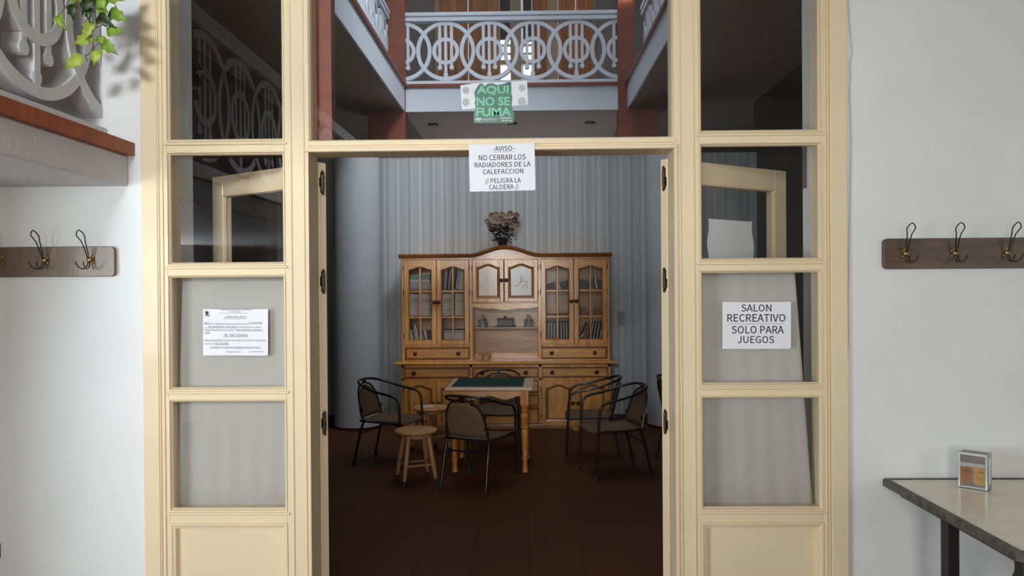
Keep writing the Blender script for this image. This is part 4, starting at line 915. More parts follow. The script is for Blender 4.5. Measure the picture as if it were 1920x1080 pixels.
# carcass
bm = nb()
zc0, zc1 = cz_(684), cz_(679); ztop = cz_(484)
for a, b in ((752, 757), (880, 886), (1010, 1016), (1140, 1145)):
    box(bm, cx_(a), cx_(b), 0, DP, .06, zc0); box(bm, cx_(a), cx_(b), U, DP, zc1, ztop)
box(bm, cx_(752), cx_(1145), 0, DP, cz_(805), cz_(797)); box(bm, cx_(752), cx_(1145), .0, DP, cz_(714), cz_(709.5)); box(bm, cx_(752), cx_(1145), 0, DP, cz_(690), zc0)
for a, b in ((757, 880), (1016, 1140)):
    box(bm, cx_(a), cx_(b), U, DP, cz_(487), ztop); box(bm, cx_(a), cx_(b), U, DP, cz_(653), cz_(647)); box(bm, cx_(a), cx_(b), U, DP, zc1, cz_(675.5))
box(bm, cx_(886), cx_(1010), U, DP, cz_(487), ztop); box(bm, cx_(886), cx_(1010), U, DP - .01, cz_(570), cz_(567))
for q in ((741, 737.5), (766, 762.5)): box(bm, cx_(886), cx_(1010), 0, DP, cz_(q[0]), cz_(q[1]))
for a in (818,): box(bm, cx_(a - 1), cx_(a + 1), .004, DP, cz_(797), cz_(714))
box(bm, cx_(1077), cx_(1079), .004, DP, cz_(797), cz_(714))
obj('carcass', bm, 'pine', hut, bevel=.002)
bm = nb(); box(bm, cx_(755), cx_(1142), DP - .012, DP, .06, cz_(590)); box(bm, cx_(755), cx_(1142), DP - .012, DP, cz_(590), ztop); obj('back_panel', bm, 'pine_back', hut)
# shelves inside glazed sections + niche shelf
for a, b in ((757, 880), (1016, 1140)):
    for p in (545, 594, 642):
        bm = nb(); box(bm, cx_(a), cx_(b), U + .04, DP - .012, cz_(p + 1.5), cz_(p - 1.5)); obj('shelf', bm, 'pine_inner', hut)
bm = nb(); box(bm, cx_(886), cx_(1010), U + .10, DP - .012, cz_(619), cz_(616)); obj('shelf', bm, 'pine_moulding', hut, bevel=.002)
# counter slab, plinth, cornice, arch
bm = nb(); prof2 = [(-.045, zc0), (-.075, zc0 + .012), (-.075, zc0 + .02), (-.05, zc1 + .006), (DP, zc1 + .006), (DP, zc0)]
vs = []
for x in (cx_(741), cx_(1154)):
    vs.append([bm.verts.new((x, y, z)) for y, z in prof2])
n = len(prof2)
for i in range(n): bm.faces.new((vs[0][i], vs[1][i], vs[1][(i + 1) % n], vs[0][(i + 1) % n]))
bm.faces.new(vs[0]); bm.faces.new(vs[1][::-1]); obj('counter_top', bm, 'pine_h', hut)
bm = nb(); box(bm, cx_(748), cx_(1149), -.02, DP, 0, cz_(803) if cz_(803) > .03 else .05); box(bm, cx_(750), cx_(1147), -.012, DP, .03, .075); obj('plinth', bm, 'pine_moulding', hut, bevel=.006)
def cornice(path, name):
    pr = [(0, 0), (-.02, .004), (-.03, .018), (-.05, .028), (-.055, .045), (-.02, .045), (.06, .045), (.06, 0)]
    bm = nb(); rows = []
    for x, z in path: rows.append([bm.verts.new((x, U + a, z + b)) for a, b in pr])
    k = len(pr)
    for A, B in zip(rows, rows[1:]):
        for j in range(k): bm.faces.new((A[j], B[j], B[(j + 1) % k], A[(j + 1) % k]))
    bm.faces.new(rows[0]); bm.faces.new(rows[-1][::-1]); return obj(name, bm, 'pine_moulding', hut, smooth=True)
zt_ = cz_(483.5)
cornice([(cx_(747), zt_), (cx_(886), zt_)], 'cornice'); cornice([(cx_(1010), zt_), (cx_(1149), zt_)], 'cornice')
arch = [(cx_(884) + (cx_(1012) - cx_(884)) * i / 24, zt_ + (cz_(468) - zt_) * (0.5 - 0.5 * math.cos(2 * PI * i / 24)) ** .8) for i in range(25)]
cornice(arch, 'arched_cornice')
bm = nb(); prism(bm, [(cx_(1012), ztop - .01), (cx_(884), ztop - .01)] + arch, U + .01, DP); obj('arch_tympanum', bm, 'pine_h', hut)
for a, b in ((749, 886), (1010, 1147)):
    bm = nb(); box(bm, cx_(a), cx_(b), U, DP, ztop - .004, zt_ + .03); obj('top_board', bm, 'pine_h', hut)
# wavy apron of the niche
n = 24; wv = [(cx_(886) + (cx_(1010) - cx_(886)) * i / n, cz_(580) + .012 * math.cos(2 * PI * i / n) + .006 * math.cos(6 * PI * i / n)) for i in range(n + 1)]
bm = nb(); prism(bm, wv + [(cx_(1010), cz_(569)), (cx_(886), cz_(569))], U + .0, U + .022); obj('scalloped_apron', bm, 'pine_h', hut)
boxobj('niche_strip', cx_(886), cx_(1010), DP - .04, DP - .012, zc1, cz_(668), 'pine_h', hut, bevel=.002)
def knob_bm(x, z, y):
    bm = nb(); M = Matrix.Translation((x, y, z)) @ Matrix.Rotation(PI / 2, 4, 'X')
    lathe(bm, [(.009, 0), (.009, .012), (.020, .016), (.024, .025), (.018, .034), (.007, .038), (0, .036)], 16, M=M); return bm
def knob(x, z, y, par): return obj('knob', knob_bm(x, z, y), 'knob_dark', par, smooth=True)
def cab_hinge(x, z, y, par):
    bm = nb(); lathe(bm, [(0, -.03), (.004, -.028), (.0045, .028), (0, .03)], 8, M=Matrix.Translation((x, y - .004, z))); obj('hinge', bm, 'dark_brass', par)
def glazed_door(a, b, knob_px, hinge_px):
    x0, x1, z0, z1 = cx_(a), cx_(b), cz_(647), cz_(487.5); y = U - .018; t = .02
    D = obj('door', (lambda bm: (box(bm, x0, x0 + .05, y, y + t, z0, z1), box(bm, x1 - .05, x1, y, y + t, z0, z1), box(bm, x0 + .05, x1 - .05, y, y + t, z0, z0 + .05), bm)[-1])(nb()), 'pine', hut, bevel=.0025)
    gx0, gx1, gz0, gz1 = x0 + .05, x1 - .05, z0 + .05, cz_(505)
    head = cathedral(gx0, gx1, gz1, .035)
    bm = nb(); prism(bm, [(gx0, z1), (gx1, z1)] + head, y, y + t); obj('arched_rail', bm, 'pine_h', D)
    out = [(gx0, gz0), (gx1, gz0)] + head
    bm = nb(); ring(bm, out, [(0, y - .004), (.008, y - .001), (.011, y + .008), (0, y + .008)]); obj('bead', bm, 'pine_moulding', D)
    mx = (gx0 + gx1) / 2; zz = [gz0, cz_(596), cz_(547), gz1 + .04]
    bm = nb(); box(bm, mx - .009, mx + .009, y, y + .014, gz0, gz1 + .033)
    for z in zz[1:3]: box(bm, gx0, gx1, y + .001, y + .013, z - .009, z + .009)
    obj('muntin', bm, 'pine', D, bevel=.003)
    for i, (u0, u1) in enumerate(((gx0, mx), (mx, gx1))):
        for j in range(3):
            bm = nb()
            if j < 2: box(bm, u0 + .003, u1 - .003, y + .009, y + .012, zz[j] + .003, zz[j + 1] - .003)
            else:
                hd = [p for p in head if u0 + .002 <= p[0] <= u1 - .002]
                prism(bm, [(u0 + .002, zz[2] + .003), (u1 - .002, zz[2] + .003)] + [(p[0], p[1] - .001) for p in hd], y + .009, y + .012)
            obj('pane', bm, 'cabinet_glass', D)
    knob(cx_(knob_px), cz_(567), y, D)
    for p in (502, 549, 630): cab_hinge(cx_(hinge_px), cz_(p), y, D)
glazed_door(757, 817.5, 814.5, 756); glazed_door(818.5, 879.5, 822.5, 880.5); glazed_door(1016, 1077, 1072.5, 1014.5); glazed_door(1078, 1139.5, 1082, 1140.5)
def panel_door(a, b, p0, p1, y, knob_px, knob_py, mframe, mpanel, hinge_px, mould='pine_moulding'):
    x0, x1, z0, z1 = cx_(a), cx_(b), cz_(p0), cz_(p1); t = .02; y = y - .018; s = .042
    D = obj('door', (lambda bm: (box(bm, x0, x0 + s, y, y + t, z0, z1), box(bm, x1 - s, x1, y, y + t, z0, z1), box(bm, x0 + s, x1 - s, y, y + t, z0, z0 + s), bm)[-1])(nb()), mframe, hut, bevel=.0025)
    gx0, gx1, gz0, gz1 = x0 + s, x1 - s, z0 + s, z1 - .082
    head = cathedral(gx0, gx1, gz1, .038); out = [(gx0, gz0), (gx1, gz0)] + head
    bm = nb(); prism(bm, [(gx0, z1), (gx1, z1)] + head, y, y + t); obj('arched_rail', bm, mframe, D)
    bm = nb(); ring(bm, out, [(0, y - .006), (.012, y - .004), (.03, y + .004), (.034, y + .014), (0, y + .014)]); obj('moulding', bm, mould, D)
    i_ = .030; hd2 = cathedral(gx0 + i_, gx1 - i_, gz1 - i_ * .6, .034)
    bm = nb(); prism(bm, [(gx0 + i_, gz0 + i_), (gx1 - i_, gz0 + i_)] + hd2, y + .004, y + .016); obj('raised_panel', bm, mpanel, D)
    knob(cx_(knob_px), cz_(knob_py), y, D)
    for p in (p1 + 16, p0 - 16): cab_hinge(cx_(hinge_px), cz_(p), y, D)
    return D, (gx0, gx1, gz0, gz1, y)
panel_door(886.5, 945, 567, 487.5, U, 941, 526.5, 'pine', 'pine_pale', 885.5)
Dw, gg = panel_door(947, 1009.5, 567, 487.5, U, 950.5, 526.5, 'pine', 'panel_glare', 1010.5)  # white right panel stands in for glare
def glare_lines():  # dark lines inside the glare, modelled as thin tubes
    y = gg[4] + .003; bm = nb()
    def cv(pts, r=.0022): tube(bm, [(cx_(884 + 0) + 0, 0, 0)] if False else [(cx_(880 + a / 3.486), y, cz_(380 + b / 3.484)) for a, b in pts], r, 5, smooth=4)
    cv([(298, 545), (318, 545), (340, 520), (356, 490)]); cv([(342, 515), (338, 492), (343, 470)]); cv([(330, 530), (358, 518), (384, 522)])
    cv([(352, 565), (360, 546), (376, 545), (382, 566)]); cv([(376, 512), (382, 525), (372, 540)])
    obj('glare_squiggle', bm, 'ink', Dw, smooth=True)
glare_lines()
panel_door(757, 817, 797, 714, 0, 813, 757, 'pine', 'pine', 756); panel_door(819, 880, 797, 714, 0, 823, 757, 'pine', 'pine', 880.5)
panel_door(1016, 1077, 797, 714, 0, 1073, 757, 'pine', 'pine', 1014.5); panel_door(1079, 1140, 797, 714, 0, 1083, 757, 'pine', 'pine', 1140.5)
def drawer(a, b, p0, p1, y, knobs):
    x0, x1, z0, z1 = cx_(a), cx_(b), cz_(p0), cz_(p1)
    bm = nb(); box(bm, x0 + .004, x1 - .004, y - .012, y + .20, z0 + .004, z1 - .004); D = obj('drawer', bm, 'pine_h', hut, bevel=.003)
    bm = nb(); ring(bm, rect(x0 + .004, x1 - .004, z0 + .004, z1 - .004), [(0, y - .010), (.004, y - .017), (.012, y - .017), (.016, y - .010)]); obj('drawer_edge', bm, 'pine_moulding', D)
    for k in knobs: knob(cx_(k), (z0 + z1) / 2, y - .012, D)
drawer(758, 880, 675, 653.5, U, (777, 859)); drawer(1015, 1139, 675, 653.5, U, (1035, 1116))
drawer(757, 880, 709, 690, 0, (776,)); drawer(886, 1010, 709, 690, 0, (904, 986)); drawer(1015, 1140, 709, 690, 0, (1035, 1118))
drawer(886, 1010, 737, 714.5, 0, (908, 987)); drawer(886, 1010, 762, 741.5, 0, (908, 987)); drawer(886, 1010, 797, 766.5, 0, (908, 987))

# --- contents of the hutch (top-level things; positions computed from the hutch)
def hw(px, y, pz): return Vector((hx0 + cx_(px), YH + y, cz_(pz)))
def upright(px, pbot, w, h, d, m, label, lean=0.0, y=.14, group=None, name='book', cat='book', spine=None):
    p = hw(px, y, pbot); t = thing(name, label, cat, p, 0, group); t.rotation_euler = (0, lean, 0)
    boxobj('cover', -w / 2, w / 2, 0, d, 0, h, m, t, bevel=.001)
    if spine: boxobj('spine_stripe', -w / 2 + w * .6, w / 2 - .0005, -.001, .002, .005, h - .005, spine, t)
    boxobj('pages', -w / 2 + .001, w / 2 - .001, .004, d - .002, h - .003, h + .0005, 'book_cream', t)
    return t
def flat(px, pbot, w, h, d, m, label, y=.14, group=None, name='book', cat='book'):
    p = hw(px, y, pbot); t = thing(name, label, cat, p, random.uniform(-.04, .04), group)
    boxobj('cover', -w / 2, w / 2, 0, d, 0, h * .2, m, t); boxobj('pages', -w / 2 + .003, w / 2 - .003, .003, d - .003, h * .2, h * .8, 'page_stack', t); boxobj('cover', -w / 2, w / 2, 0, d, h * .8, h * .98, m, t)
    return t
sh = (543.5, 592.5, 640.5)
zz = 0
G1 = 'objects stacked on the upper shelf, leftmost glazed door'
stack = [(.011, 'book_black', 'lowest dark book'), (.012, 'book_blue', 'blue book above the lowest'), (.010, 'book_white', 'thin white book'), (.012, 'book_blue', 'second blue book'), (.012, 'book_white', 'white folder'), (.012, 'book_black', 'thin black folder')]
pb = sh[0]
for h_, m_, nm in stack:
    h_ *= 1.25
    flat(786, pb, .27, h_, .2, m_, nm + ' in the pile behind the leftmost glazed door', group=G1); pb -= h_ / K + .05
t = thing('game_box', 'pale teal box on the pile behind the leftmost glazed door', 'box', hw(784, .14, pb), 0); boxobj('base', -.12, .12, 0, .18, 0, .075, 'book_white', t); boxobj('lid', -.123, .123, -.003, .183, .03, .09, 'book_teal', t)
for i in range(4): upright(832 + i * 7.2, sh[0], .022, .235, .17, 'book_black', 'tall black binder with white spine leaning behind the second glazed door, %s from left' % ('first', 'second', 'third', 'fourth')[i], lean=R(7), spine='book_white', group='black binders on the upper shelf')
t = thing('storage_jar', 'white glass jar beside the black binders behind the second glazed door', 'jar', hw(865, .2, sh[0])); bm = nb(); lathe(bm, [(0, 0), (.055, 0), (.06, .02), (.06, .16), (.05, .18), (.05, .2), (0, .2)], 20); obj('body', bm, 'book_white', t, smooth=True); bm = nb(); lathe(bm, [(0, .2), (.054, .2), (.054, .225), (0, .23)], 20); obj('lid', bm, 'book_cream', t, smooth=True)
for i, (px, lb) in enumerate(((774.5, 'leftmost'), (795.5, 'second from left'), (838, 'third from left'), (862, 'rightmost'))):
    p = hw(px, .13, sh[1]); w_ = .118 if i < 2 else .125
    t = thing('paper_stack', 'tall stack of cream paper pads on the middle shelf, %s of four' % lb, 'paper stack', p, 0, 'paper stacks on the middle shelf')
    zq = 0
    while zq < .25:
        hq = random.uniform(.012, .02); jx = random.uniform(-.002, .002); boxobj('pad', -w_ / 2 + jx, w_ / 2 + jx, random.uniform(0, .004), .2, zq, zq + hq - .0012, 'page_stack', t); zq += hq
cols = ['book_cream', 'book_white', 'book_brown', 'book_cream', 'book_white', 'book_black', 'book_cream', 'book_brown', 'book_white', 'book_brown', 'book_black', 'book_brown']
ords = ['first', 'second', 'third', 'fourth', 'fifth', 'sixth', 'seventh', 'eighth', 'ninth', 'tenth', 'eleventh', 'twelfth']
for i in range(12):
    h_ = (.12, .13, .11, .14, .19, .10, .12, .11, .13, .115, .12, .11)[i]
    upright(767 + i * 3.7, sh[2], .018, h_, .12, cols[i], 'small leaning book behind the leftmost glazed door, bottom shelf, %s from left' % ords[i], lean=R(-14 if i < 6 else -10), group='small books on the bottom left shelf')
pb = sh[2]
for h_, m_, nm in ((.02, 'book_white', 'lowest white'), (.03, 'book_white', 'second white'), (.02, 'book_cream', 'cream'), (.022, 'book_white', 'upper white'), (.03, 'book_green', 'topmost dark green')):
    flat(850, pb, .24, h_, .2, m_, nm + ' book in the pile behind the second glazed door, bottom shelf', group='pile on the bottom shelf, second door'); pb -= h_ / K + .05
for i, px in enumerate((1026, 1066)):
    t = thing('dark_folder', 'dark folder slumped low on the upper shelf behind the third glazed door, %s' % ('left' if i == 0 else 'right'), 'folder', hw(px, .16, sh[0])); bm = nb()
    prism(bm, [(-.09, 0), (.10, 0), (.10, .07), (.04, .105), (-.03, .08), (-.09, .06)] if i else [(-.05, 0), (.10, 0), (.10, .08), (.02, .05), (-.05, .055)], 0, .12); obj('cover', bm, 'book_black', t)
for i, (px, ww) in enumerate(((1093, .19), (1124, .14))):
    t = thing('dark_folder', 'dark folder lying on the upper shelf behind the rightmost glazed door, %s' % ('left' if i == 0 else 'right'), 'folder', hw(px, .16, sh[0])); bm = nb()
    prism(bm, [(-ww / 2, 0), (ww / 2, 0), (ww / 2, .085), (-ww / 2, .12)], 0, .12); obj('cover', bm, 'book_black', t)
t = thing('paper_sheet', 'white sheet standing tilted behind the rightmost glazed door', 'paper', hw(1122, .13, sh[0])); t.rotation_euler = (0, R(-9), 0); boxobj('sheet', -.008, .008, 0, .1, .0, .235, 'book_white', t)
t = thing('paper_sheet', 'white sheet standing tilted behind the third glazed door', 'paper', hw(1052, .13, sh[0])); t.rotation_euler = (0, R(-14), 0); boxobj('sheet', -.009, .009, 0, .1, .0, .12, 'book_white', t)
for i in range(9):
    px = 1024 + i * 5.2 + (3 if i > 4 else 0)
    upright(px, sh[2], .024, .205, .14, 'book_black', 'black album, bottom shelf behind the third glazed door, %s from left' % ords[i], spine='book_white', group='black albums on the bottom shelf')
upright(1093, sh[2], .05, .20, .14, 'book_brown', 'brown book leaning over behind the rightmost glazed door', lean=R(22)); 
t = thing('booklet', 'small pale booklet slanting beside the brown book, rightmost glazed door', 'booklet', hw(1084, .12, sh[2])); t.rotation_euler = (0, R(48), 0); boxobj('cover', -.006, .006, 0, .1, .004, .10, 'book_white', t)
for i in range(5):
    upright(1108 + i * 6.0, sh[2], .022, .205, .14, 'book_black', 'leaning black album behind the rightmost glazed door, %s from left' % ords[i], lean=R(11), spine='book_white', group='leaning black albums on the bottom shelf')
for px, lb in ((1098, 'left'), (1124, 'right')):
    t = thing('small_box', 'small wooden box on the middle shelf behind the rightmost glazed door, ' + lb, 'box', hw(px, .2, sh[1])); boxobj('body', -.03, .03, 0, .06, 0, .06, 'pine_inner', t, bevel=.002); boxobj('lid', -.032, .032, -.002, .062, .06, .072, 'pine_inner', t)

# figurines, casket on the niche shelf
def figurine(px, label, mir):
    t = thing('sage_figurine', label, 'figurine', hw(px, .20, 616)); t.scale = (mir, 1, 1)
    bm = nb(); lathe(bm, [(0, 0), (.048, 0), (.05, .012), (.045, .03), (.04, .05), (.036, .075), (.026, .092), (.012, .10), (0, .10)], 16)
    for v in bm.verts:
        v.co.x += .006 * math.sin(v.co.z * 60); v.co.y *= .8
    tube(bm, [(-.03, 0, .085), (-.045, -.02, .06), (-.02, -.035, .05)], .012, 8, r2=.008); tube(bm, [(.03, 0, .085), (.044, -.018, .062), (.026, -.034, .042)], .012, 8, r2=.008)
    ball(bm, (-.025, -.02, .022), .02, 2, (1.3, 1, .8)); ball(bm, (.025, -.02, .022), .02, 2, (1.3, 1, .8)); obj('robe', bm, 'porcelain', t, smooth=True)
    bm = nb(); ball(bm, (0, -.006, .117), .019, 2, (1, 1, 1.15)); ball(bm, (0, -.024, .115), .004, 1); obj('head', bm, 'book_cream', t, smooth=True)
    bm = nb(); ball(bm, (0, -.02, .097), .012, 2, (1, .6, 1.5)); obj('beard', bm, 'book_white', t, smooth=True)
    bm = nb(); ball(bm, (0, 0, .131), .013, 2, (1.1, 1.1, .8)); obj('hair_knot', bm, 'porcelain', t, smooth=True)
figurine(903, 'glazed seated sage figurine at the left end of the niche shelf', 1); figurine(992, 'glazed seated sage figurine at the right end of the niche shelf', -1)
t = thing('casket', 'small black casket with a knobbed lid in the middle of the niche shelf', 'casket', hw(947, .20, 616))
boxobj('plinth', -.118, .118, -.04, .08, 0, .014, 'casket_dark', t, bevel=.003); boxobj('body', -.09, .09, -.03, .07, .014, .085, 'casket_dark', t, bevel=.003); boxobj('lid', -.097, .097, -.035, .075, .085, .097, 'casket_dark', t, bevel=.003)
bm = nb(); lathe(bm, [(.008, .097), (.007, .105), (.014, .112), (.013, .122), (.004, .13), (0, .131)], 14, cy=.02); obj('knob', bm, 'casket_dark', t, smooth=True)
for px, lb in ((899.5, 'left'), (911.5, 'right')):
    t = thing('card_pack', 'pale card pack standing on the counter in the niche, %s one of two' % lb, 'card pack', hw(px, .12, 678.2)); boxobj('pack', -.034, .034, 0, .05, 0, .062, 'card_box', t, bevel=.002); boxobj('end_flap', .029, .0345, -.0006, .05, .002, .06, 'card_box_dark', t)
# bouquet
def bouquet():
    t = thing('flower_bouquet', 'bouquet of faded pink roses in a small pot on top of the hutch', 'flowers', hw(943, .20, 462.2))
    t.location.z = cz_(468) + .045
    bm = nb(); lathe(bm, [(0, 0), (.05, 0), (.055, .01), (.05, .02), (.062, .06), (.075, .09), (.07, .09), (0, .085)], 20); obj('pot', bm, 'casket_dark', t, smooth=True)
    bm = nb(); rnd = random.Random(3)
    for i in range(190):
        a = rnd.uniform(0, 2 * PI); r_ = rnd.uniform(.02, .14); z = rnd.uniform(.06, .28); c = Vector((r_ * math.cos(a), r_ * math.sin(a) * .7, z))
        d = Vector((math.cos(a), math.sin(a), rnd.uniform(-.8, .6))).normalized(); s = d.cross(Vector((0, 0, 1))).normalized() * .022; L = .055
        v = [bm.verts.new(c), bm.verts.new(c + d * L * .5 + s), bm.verts.new(c + d * L), bm.verts.new(c + d * L * .5 - s)]; u = bm.verts.new(c + d * L * .5 + Vector((0, 0, .008)))
        for k in range(4): bm.faces.new((v[k], v[(k + 1) % 4], u))
    o = obj('foliage', bm, 'foliage_dark', t); o['kind'] = 'stuff'
    bm = nb()
    for i in range(10): a = i * .63; tube(bm, [(.02 * math.cos(a), .02 * math.sin(a), .07), (.08 * math.cos(a), .06 * math.sin(a), .2)], .003, 5)
    obj('stem', bm, 'foliage_dark', t)
    spots = [(-.14, -.05, .19, 0), (-.05, -.08, .18, 0), (.03, -.08, .20, 1), (.13, -.05, .17, 1), (-.10, -.03, .27, 1), (-.02, -.05, .27, 0), (.06, -.04, .29, 1), (.14, -.02, .25, 2), (.0, 0, .32, 1), (.09, 0, .33, 0), (-.07, 0, .32, 1), (.11, -.05, .12, 1), (-.17, 0, .24, 1), (.16, 0, .31, 0), (.05, -.07, .14, 2)]
    spots += [(-.12, -.02, .14, 2), (.02, .03, .24, 0), (-.06, -.09, .23, 1), (.08, -.08, .23, 0), (-.12, .0, .31, 0), (.17, -.02, .20, 0)]
    for x, y, z, k in spots:
        x *= 1.02; z = .06 + z * .95
        bm = nb(); 
        for ly, (rr, nn, tilt) in enumerate(((.014, 4, 1.2), (.027, 5, .7), (.041, 7, .15))):
            for j in range(nn):
                a = 2 * PI * j / nn + ly * .5; c = Vector((math.cos(a), 0, math.sin(a))); up = Vector((0, -1, 0))
                p0 = c * rr * .25 + up * (-.004 * ly); tip = c * rr + up * (.022 * math.sin(tilt)); s = c.cross(up) * rr * .6
                m_ = (p0 + tip) * .5 + up * .006
                v = [bm.verts.new(q) for q in (p0, m_ + s, tip, m_ - s)]; u = bm.verts.new(m_ - up * .006)
                for q in range(4): bm.faces.new((v[q], v[(q + 1) % 4], u))
        for v in bm.verts: v.co += Vector((x, y, z))
        obj('rose', bm, ('petal_pink', 'petal_cream', 'petal_red')[k], t, smooth=True)
bouquet()
# switch plate on the striped wall, yellow block under the hutch
t = thing('wall_switch', 'grey light switch plate on the striped wall right of the hutch', 'switch', (PX(1164, RB), RB, PZ(597, RB, 1164)))
bm = nb(); box(bm, -.045, .045, -.012, 0, -.08, .08); obj('plate', bm, 'switch_plate', t, bevel=.004)
for q in (-.035, .035): boxobj('rocker', -.02, .02, -.017, -.011, q - .02, q + .02, 'switch_plate', t, bevel=.002)
bm = nb(); tube(bm, [(PX(1168, RB - .006), RB - .006, PZ(602, RB)), (PX(1175, RB - .006), RB - .006, PZ(604, RB)), (PX(1195, RB - .006), RB - .006, PZ(603, RB))], .004, 6, smooth=4); tag(obj('switch_cable', bm, 'switch_plate', None, smooth=True), 'short cable running from the switch on the striped wall', 'cable')
yk = YH - .1; t = thing('wood_wedge', 'small yellow block on the floor under the right end of the hutch', 'block', (PX(1078, yk), yk, 0))
bm = nb(); prism(bm, [(-.035, 0), (.035, 0), (.03, .03), (-.035, .045)], -.02, .03); obj('block', bm, 'yellow_block', t, bevel=.002)

# ------------------------------------------------------------------ card table
def card_table():
    t = thing('card_table', 'square pale wooden card table with turned legs before the hutch', 'table', (-.325, 7.02, 0), R(-1.5))
    h = .745; w = .385
    boxobj('table_top', -w, w, -w + .03, w - .03, h - .026, h, 'table_top_wood', t, bevel=.006)
    for sx in (-1, 1):
        for sy in (-1, 1):
            x, y = sx * (w - .075), sy * (w - .105)
            bm = nb(); box(bm, x - .036, x + .036, y - .036, y + .036, h - .155, h - .026)
            lathe(bm, [(.030, 0), (.024, .03), (.020, .07), (.024, .10), (.030, .115), (.020, .125), (.026, .145), (.020, .155), (.024, .2), (.030, .30), (.033, .36), (.024, .375), (.036, .39), (.036, .405), (.024, .415), (.036, .43), (.024, .445), (.034, .46), (.040, .49), (.032, .515), (.024, .525), (.036, .54), (.024, .555), (.034, .57), (.034, .592)], 20, cx=x, cy=y)
            obj('leg', bm, 'table_leg_wood', t, smooth=True)
    n = 20
    def apr(L): return [(-L + 2 * L * i / n, h - .095 + .018 * math.cos(4 * PI * i / n)) for i in range(n + 1)]
    L = w - .11
    for s in (-1, 1):
        bm = nb(); prism(bm, apr(L) + [(L, h - .026), (-L, h - .026)], s * (w - .105) - .01, s * (w - .105) + .01); obj('apron', bm, 'table_leg_wood' if 0 else 'beech', t)
        bm = nb(); prism(bm, apr(L - .03) + [(L - .03, h - .026), (-L + .03, h - .026)], -.01, .01, M=Matrix.Translation((s * (w - .075), 0, 0)) @ Matrix.Rotation(PI / 2, 4, 'Z')); obj('apron', bm, 'beech', t)
    t2 = thing('green_felt_mat', 'dark green felt mat on the card table', 'mat', (-.325 - .02, 7.03, h), R(-1.5)); bm = nb(); box(bm, -.315, .315, -.27, .30, 0, .005); obj('felt', bm, 'felt', t2, bevel=.001)
card_table()

# ------------------------------------------------------------------ armchairs
def armchair():
    t = thing('armchair', '', 'chair', (0, 0, 0), 0)
    r_ = .0115
    bm = nb()
    hoop = [(.225, .23, .03), (.232, .215, .30), (.236, .205, .50), (.238, .19, .60), (.238, .14, .645), (.238, .04, .665), (.232, -.08, .695), (.205, -.19, .73), (.13, -.265, .755), (0, -.292, .762)]
    full = hoop + [(-x, y, z) for x, y, z in hoop[-2::-1]]
    tube(bm, full, r_, 10, smooth=4); obj('arm_hoop', bm, 'dark_metal', t, smooth=True)
    bm = nb()
    arc = [(.19, -.19, .405), (.188, -.205, .46), (.178, -.225, .55), (.155, -.25, .64), (.10, -.272, .705), (0, -.28, .728)]
    tube(bm, arc + [(-x, y, z) for x, y, z in arc[-2::-1]], .009, 8, smooth=4)
    for x, z in ((0, .742), (.178, .50), (-.178, .50)): box(bm, x - .012, x + .012, -.292 if x == 0 else -.225, -.26 if x == 0 else -.19, z - .01, z + .01)
    obj('back_arch', bm, 'dark_metal', t, smooth=True)
    # back sling
    bm = nb(); n, mrow = 12, 8; g = []
    for j in range(mrow + 1):
        v = j / mrow; z = .425 + v * .285; yy = -.195 - v * .08; hw_ = .178 * math.sqrt(max(0.0, 1 - max(0, (v - .30) / .70) ** 2.4)) if v > .30 else .178
        hw_ = max(hw_, .03); g.append([bm.verts.new((hw_ * (2 * i / n - 1), yy - .018 * (1 - (2 * i / n - 1) ** 2), z)) for i in range(n + 1)])
    for j in range(mrow):
        for i in range(n): bm.faces.new((g[j][i], g[j][i + 1], g[j + 1][i + 1], g[j + 1][i]))
    o = obj('backrest', bm, 'textile', t, smooth=True); md = o.modifiers.new('t', 'SOLIDIFY'); md.thickness = .004
    bm = nb(); g = []
    for j in range(9):
        v = j / 8; y = -.20 + v * .44; z = .425 - .012 * math.sin(v * PI) + (-.03 * max(0, (v - .8) / .2) ** 2); hw_ = .19 + .025 * v
        g.append([bm.verts.new((hw_ * (2 * i / 8 - 1), y, z - .012 * (1 - (2 * i / 8 - 1) ** 2))) for i in range(9)])
    for j in range(8):
        for i in range(8): bm.faces.new((g[j][i], g[j][i + 1], g[j + 1][i + 1], g[j + 1][i]))
    o = obj('seat', bm, 'textile', t, smooth=True); md = o.modifiers.new('t', 'SOLIDIFY'); md.thickness = .006
    bm = nb(); tube(bm, [(-.232, .21, .40), (-.21, -.17, .405), (-.15, -.205, .405), (.15, -.205, .405), (.21, -.17, .405), (.232, .21, .40)], .009, 8, smooth=3)
    tube(bm, [(-.232, .21, .385), (.232, .21, .385)], .008, 8); tube(bm, [(-.212, -.19, .30), (.212, -.19, .30)], .007, 8); obj('seat_frame', bm, 'dark_metal', t, smooth=True)
    for s in (-1, 1):
        bm = nb(); tube(bm, [(s * .19, -.17, .42), (s * .197, -.21, .30), (s * .205, -.27, .03)], r_, 10, smooth=3); obj('rear_leg', bm, 'dark_metal', t, smooth=True)
    for x, y in ((.205, -.272), (-.205, -.272), (.225, .231), (-.225, .231)):
        bm = nb(); lathe(bm, [(.014, 0), (.016, .004), (.0145, .045), (.012, .048)], 12, cx=x, cy=y); obj('rubber_foot', bm, 'rubber', t, smooth=True)
    return t
ch = armchair(); ch.location = (-.40, 6.33, 0); ch.rotation_euler = (0, 0, R(-25)); ch['label'] = 'black tube armchair with brown sling, its back to us, in front of the card table'; ch['group'] = 'black tubular armchairs'
g = 'black tubular armchairs'
dup(ch, (-1.27, 7.12, 0), R(-90 - 17), 'black tube armchair left of the stools, facing the card table', g)
dup(ch, (-.30, 7.66, 0), R(178), 'black tube armchair behind the card table, half hidden by it', g)
dup(ch, (.60, 7.30, 0), R(90 - 4), 'farther black tube armchair of the pair right of the table, nearest the hutch', g)
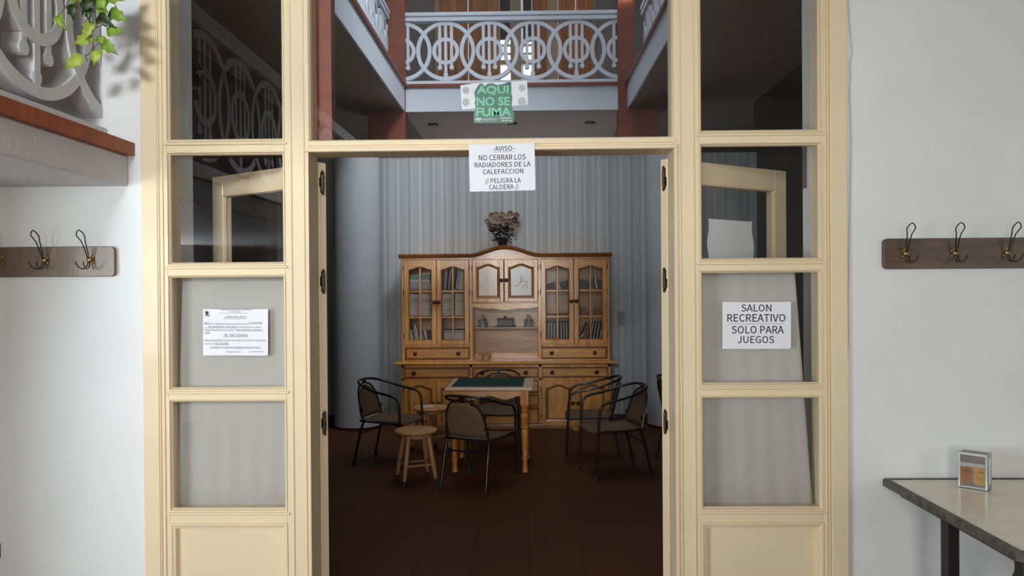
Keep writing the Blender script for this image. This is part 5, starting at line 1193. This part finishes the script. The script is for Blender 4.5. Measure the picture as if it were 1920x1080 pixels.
dup(ch, (.74, 6.68, 0), R(90 + 14), 'nearer black tube armchair of the pair right of the table', g)
dup(ch, (1.52, 7.25, 0), R(-90 - 20), 'black tube armchair at the right edge of the doorway, mostly hidden by the door leaf', g)
def stool():
    t = thing('round_stool', 'round wooden stool nearest us, left of the front armchair', 'stool', (0, 0, 0), 0, 'round wooden stools')
    h = .445
    bm = nb(); lathe(bm, [(0, h - .03), (.16, h - .03), (.172, h - .022), (.178, h - .012), (.172, h - .002), (.16, h), (0, h)], 36); obj('seat', bm, 'beech', t, smooth=True)
    bm = nb(); lathe(bm, [(.125, h - .06), (.135, h - .06), (.135, h - .03), (.125, h - .03)], 28); obj('seat_ring', bm, 'beech_leg', t, smooth=True)
    for k in range(4):
        a = R(45 + 90 * k); c, s = math.cos(a), math.sin(a)
        M = Matrix.Translation((.195 * c, .195 * s, 0)) @ Vector((0, 0, 1)).rotation_difference(Vector((-.08 * c, -.08 * s, h - .03))).to_matrix().to_4x4()
        bm = nb(); lathe(bm, [(.014, .045), (.018, .1), (.021, .2), (.021, .3), (.019, .415)], 16, M=M); L = obj('leg', bm, 'beech_leg', t, smooth=True)
        bm = nb(); lathe(bm, [(.016, 0), (.017, .01), (.0155, .05), (.0, .052)], 14, M=M); obj('rubber_foot', bm, 'rubber', L, smooth=True)
    for k in range(2):
        a = R(45 + 90 * k); c, s = math.cos(a) * .17, math.sin(a) * .17; z = .145 + .03 * k
        a2 = R(135 + 90 * k); c2, s2 = math.cos(a2) * .17, math.sin(a2) * .17
        bm = nb(); tube(bm, [(c, s, z), (c2, s2, z)], .009, 8); obj('stretcher', bm, 'beech_leg', t, smooth=True)
        bm = nb(); tube(bm, [(-c, -s, z + .02), (-c2, -s2, z + .02)], .009, 8); obj('stretcher', bm, 'beech_leg', t, smooth=True)
    return t
st = stool(); st.location = (PX(780, 6.38, 800), 6.38, 0); st.rotation_euler = (0, 0, R(22))
s2x = PX(808, 7.55, 760); dup(st, (s2x, 7.55, 0), R(40), 'round wooden stool behind, with a paper on its seat', 'round wooden stools')
t = thing('paper_sheet', 'folded white paper lying on the rear stool', 'paper', (s2x - .03, 7.56, .4452), R(12)); boxobj('sheet', -.07, .06, -.05, .05, 0, .002, 'paper_plain', t); bm = nb(); prism(bm, [(-.06, .002), (.03, .002), (.03, .006), (-.06, .003)], -.045, .04); obj('folded_half', bm, 'paper', t)
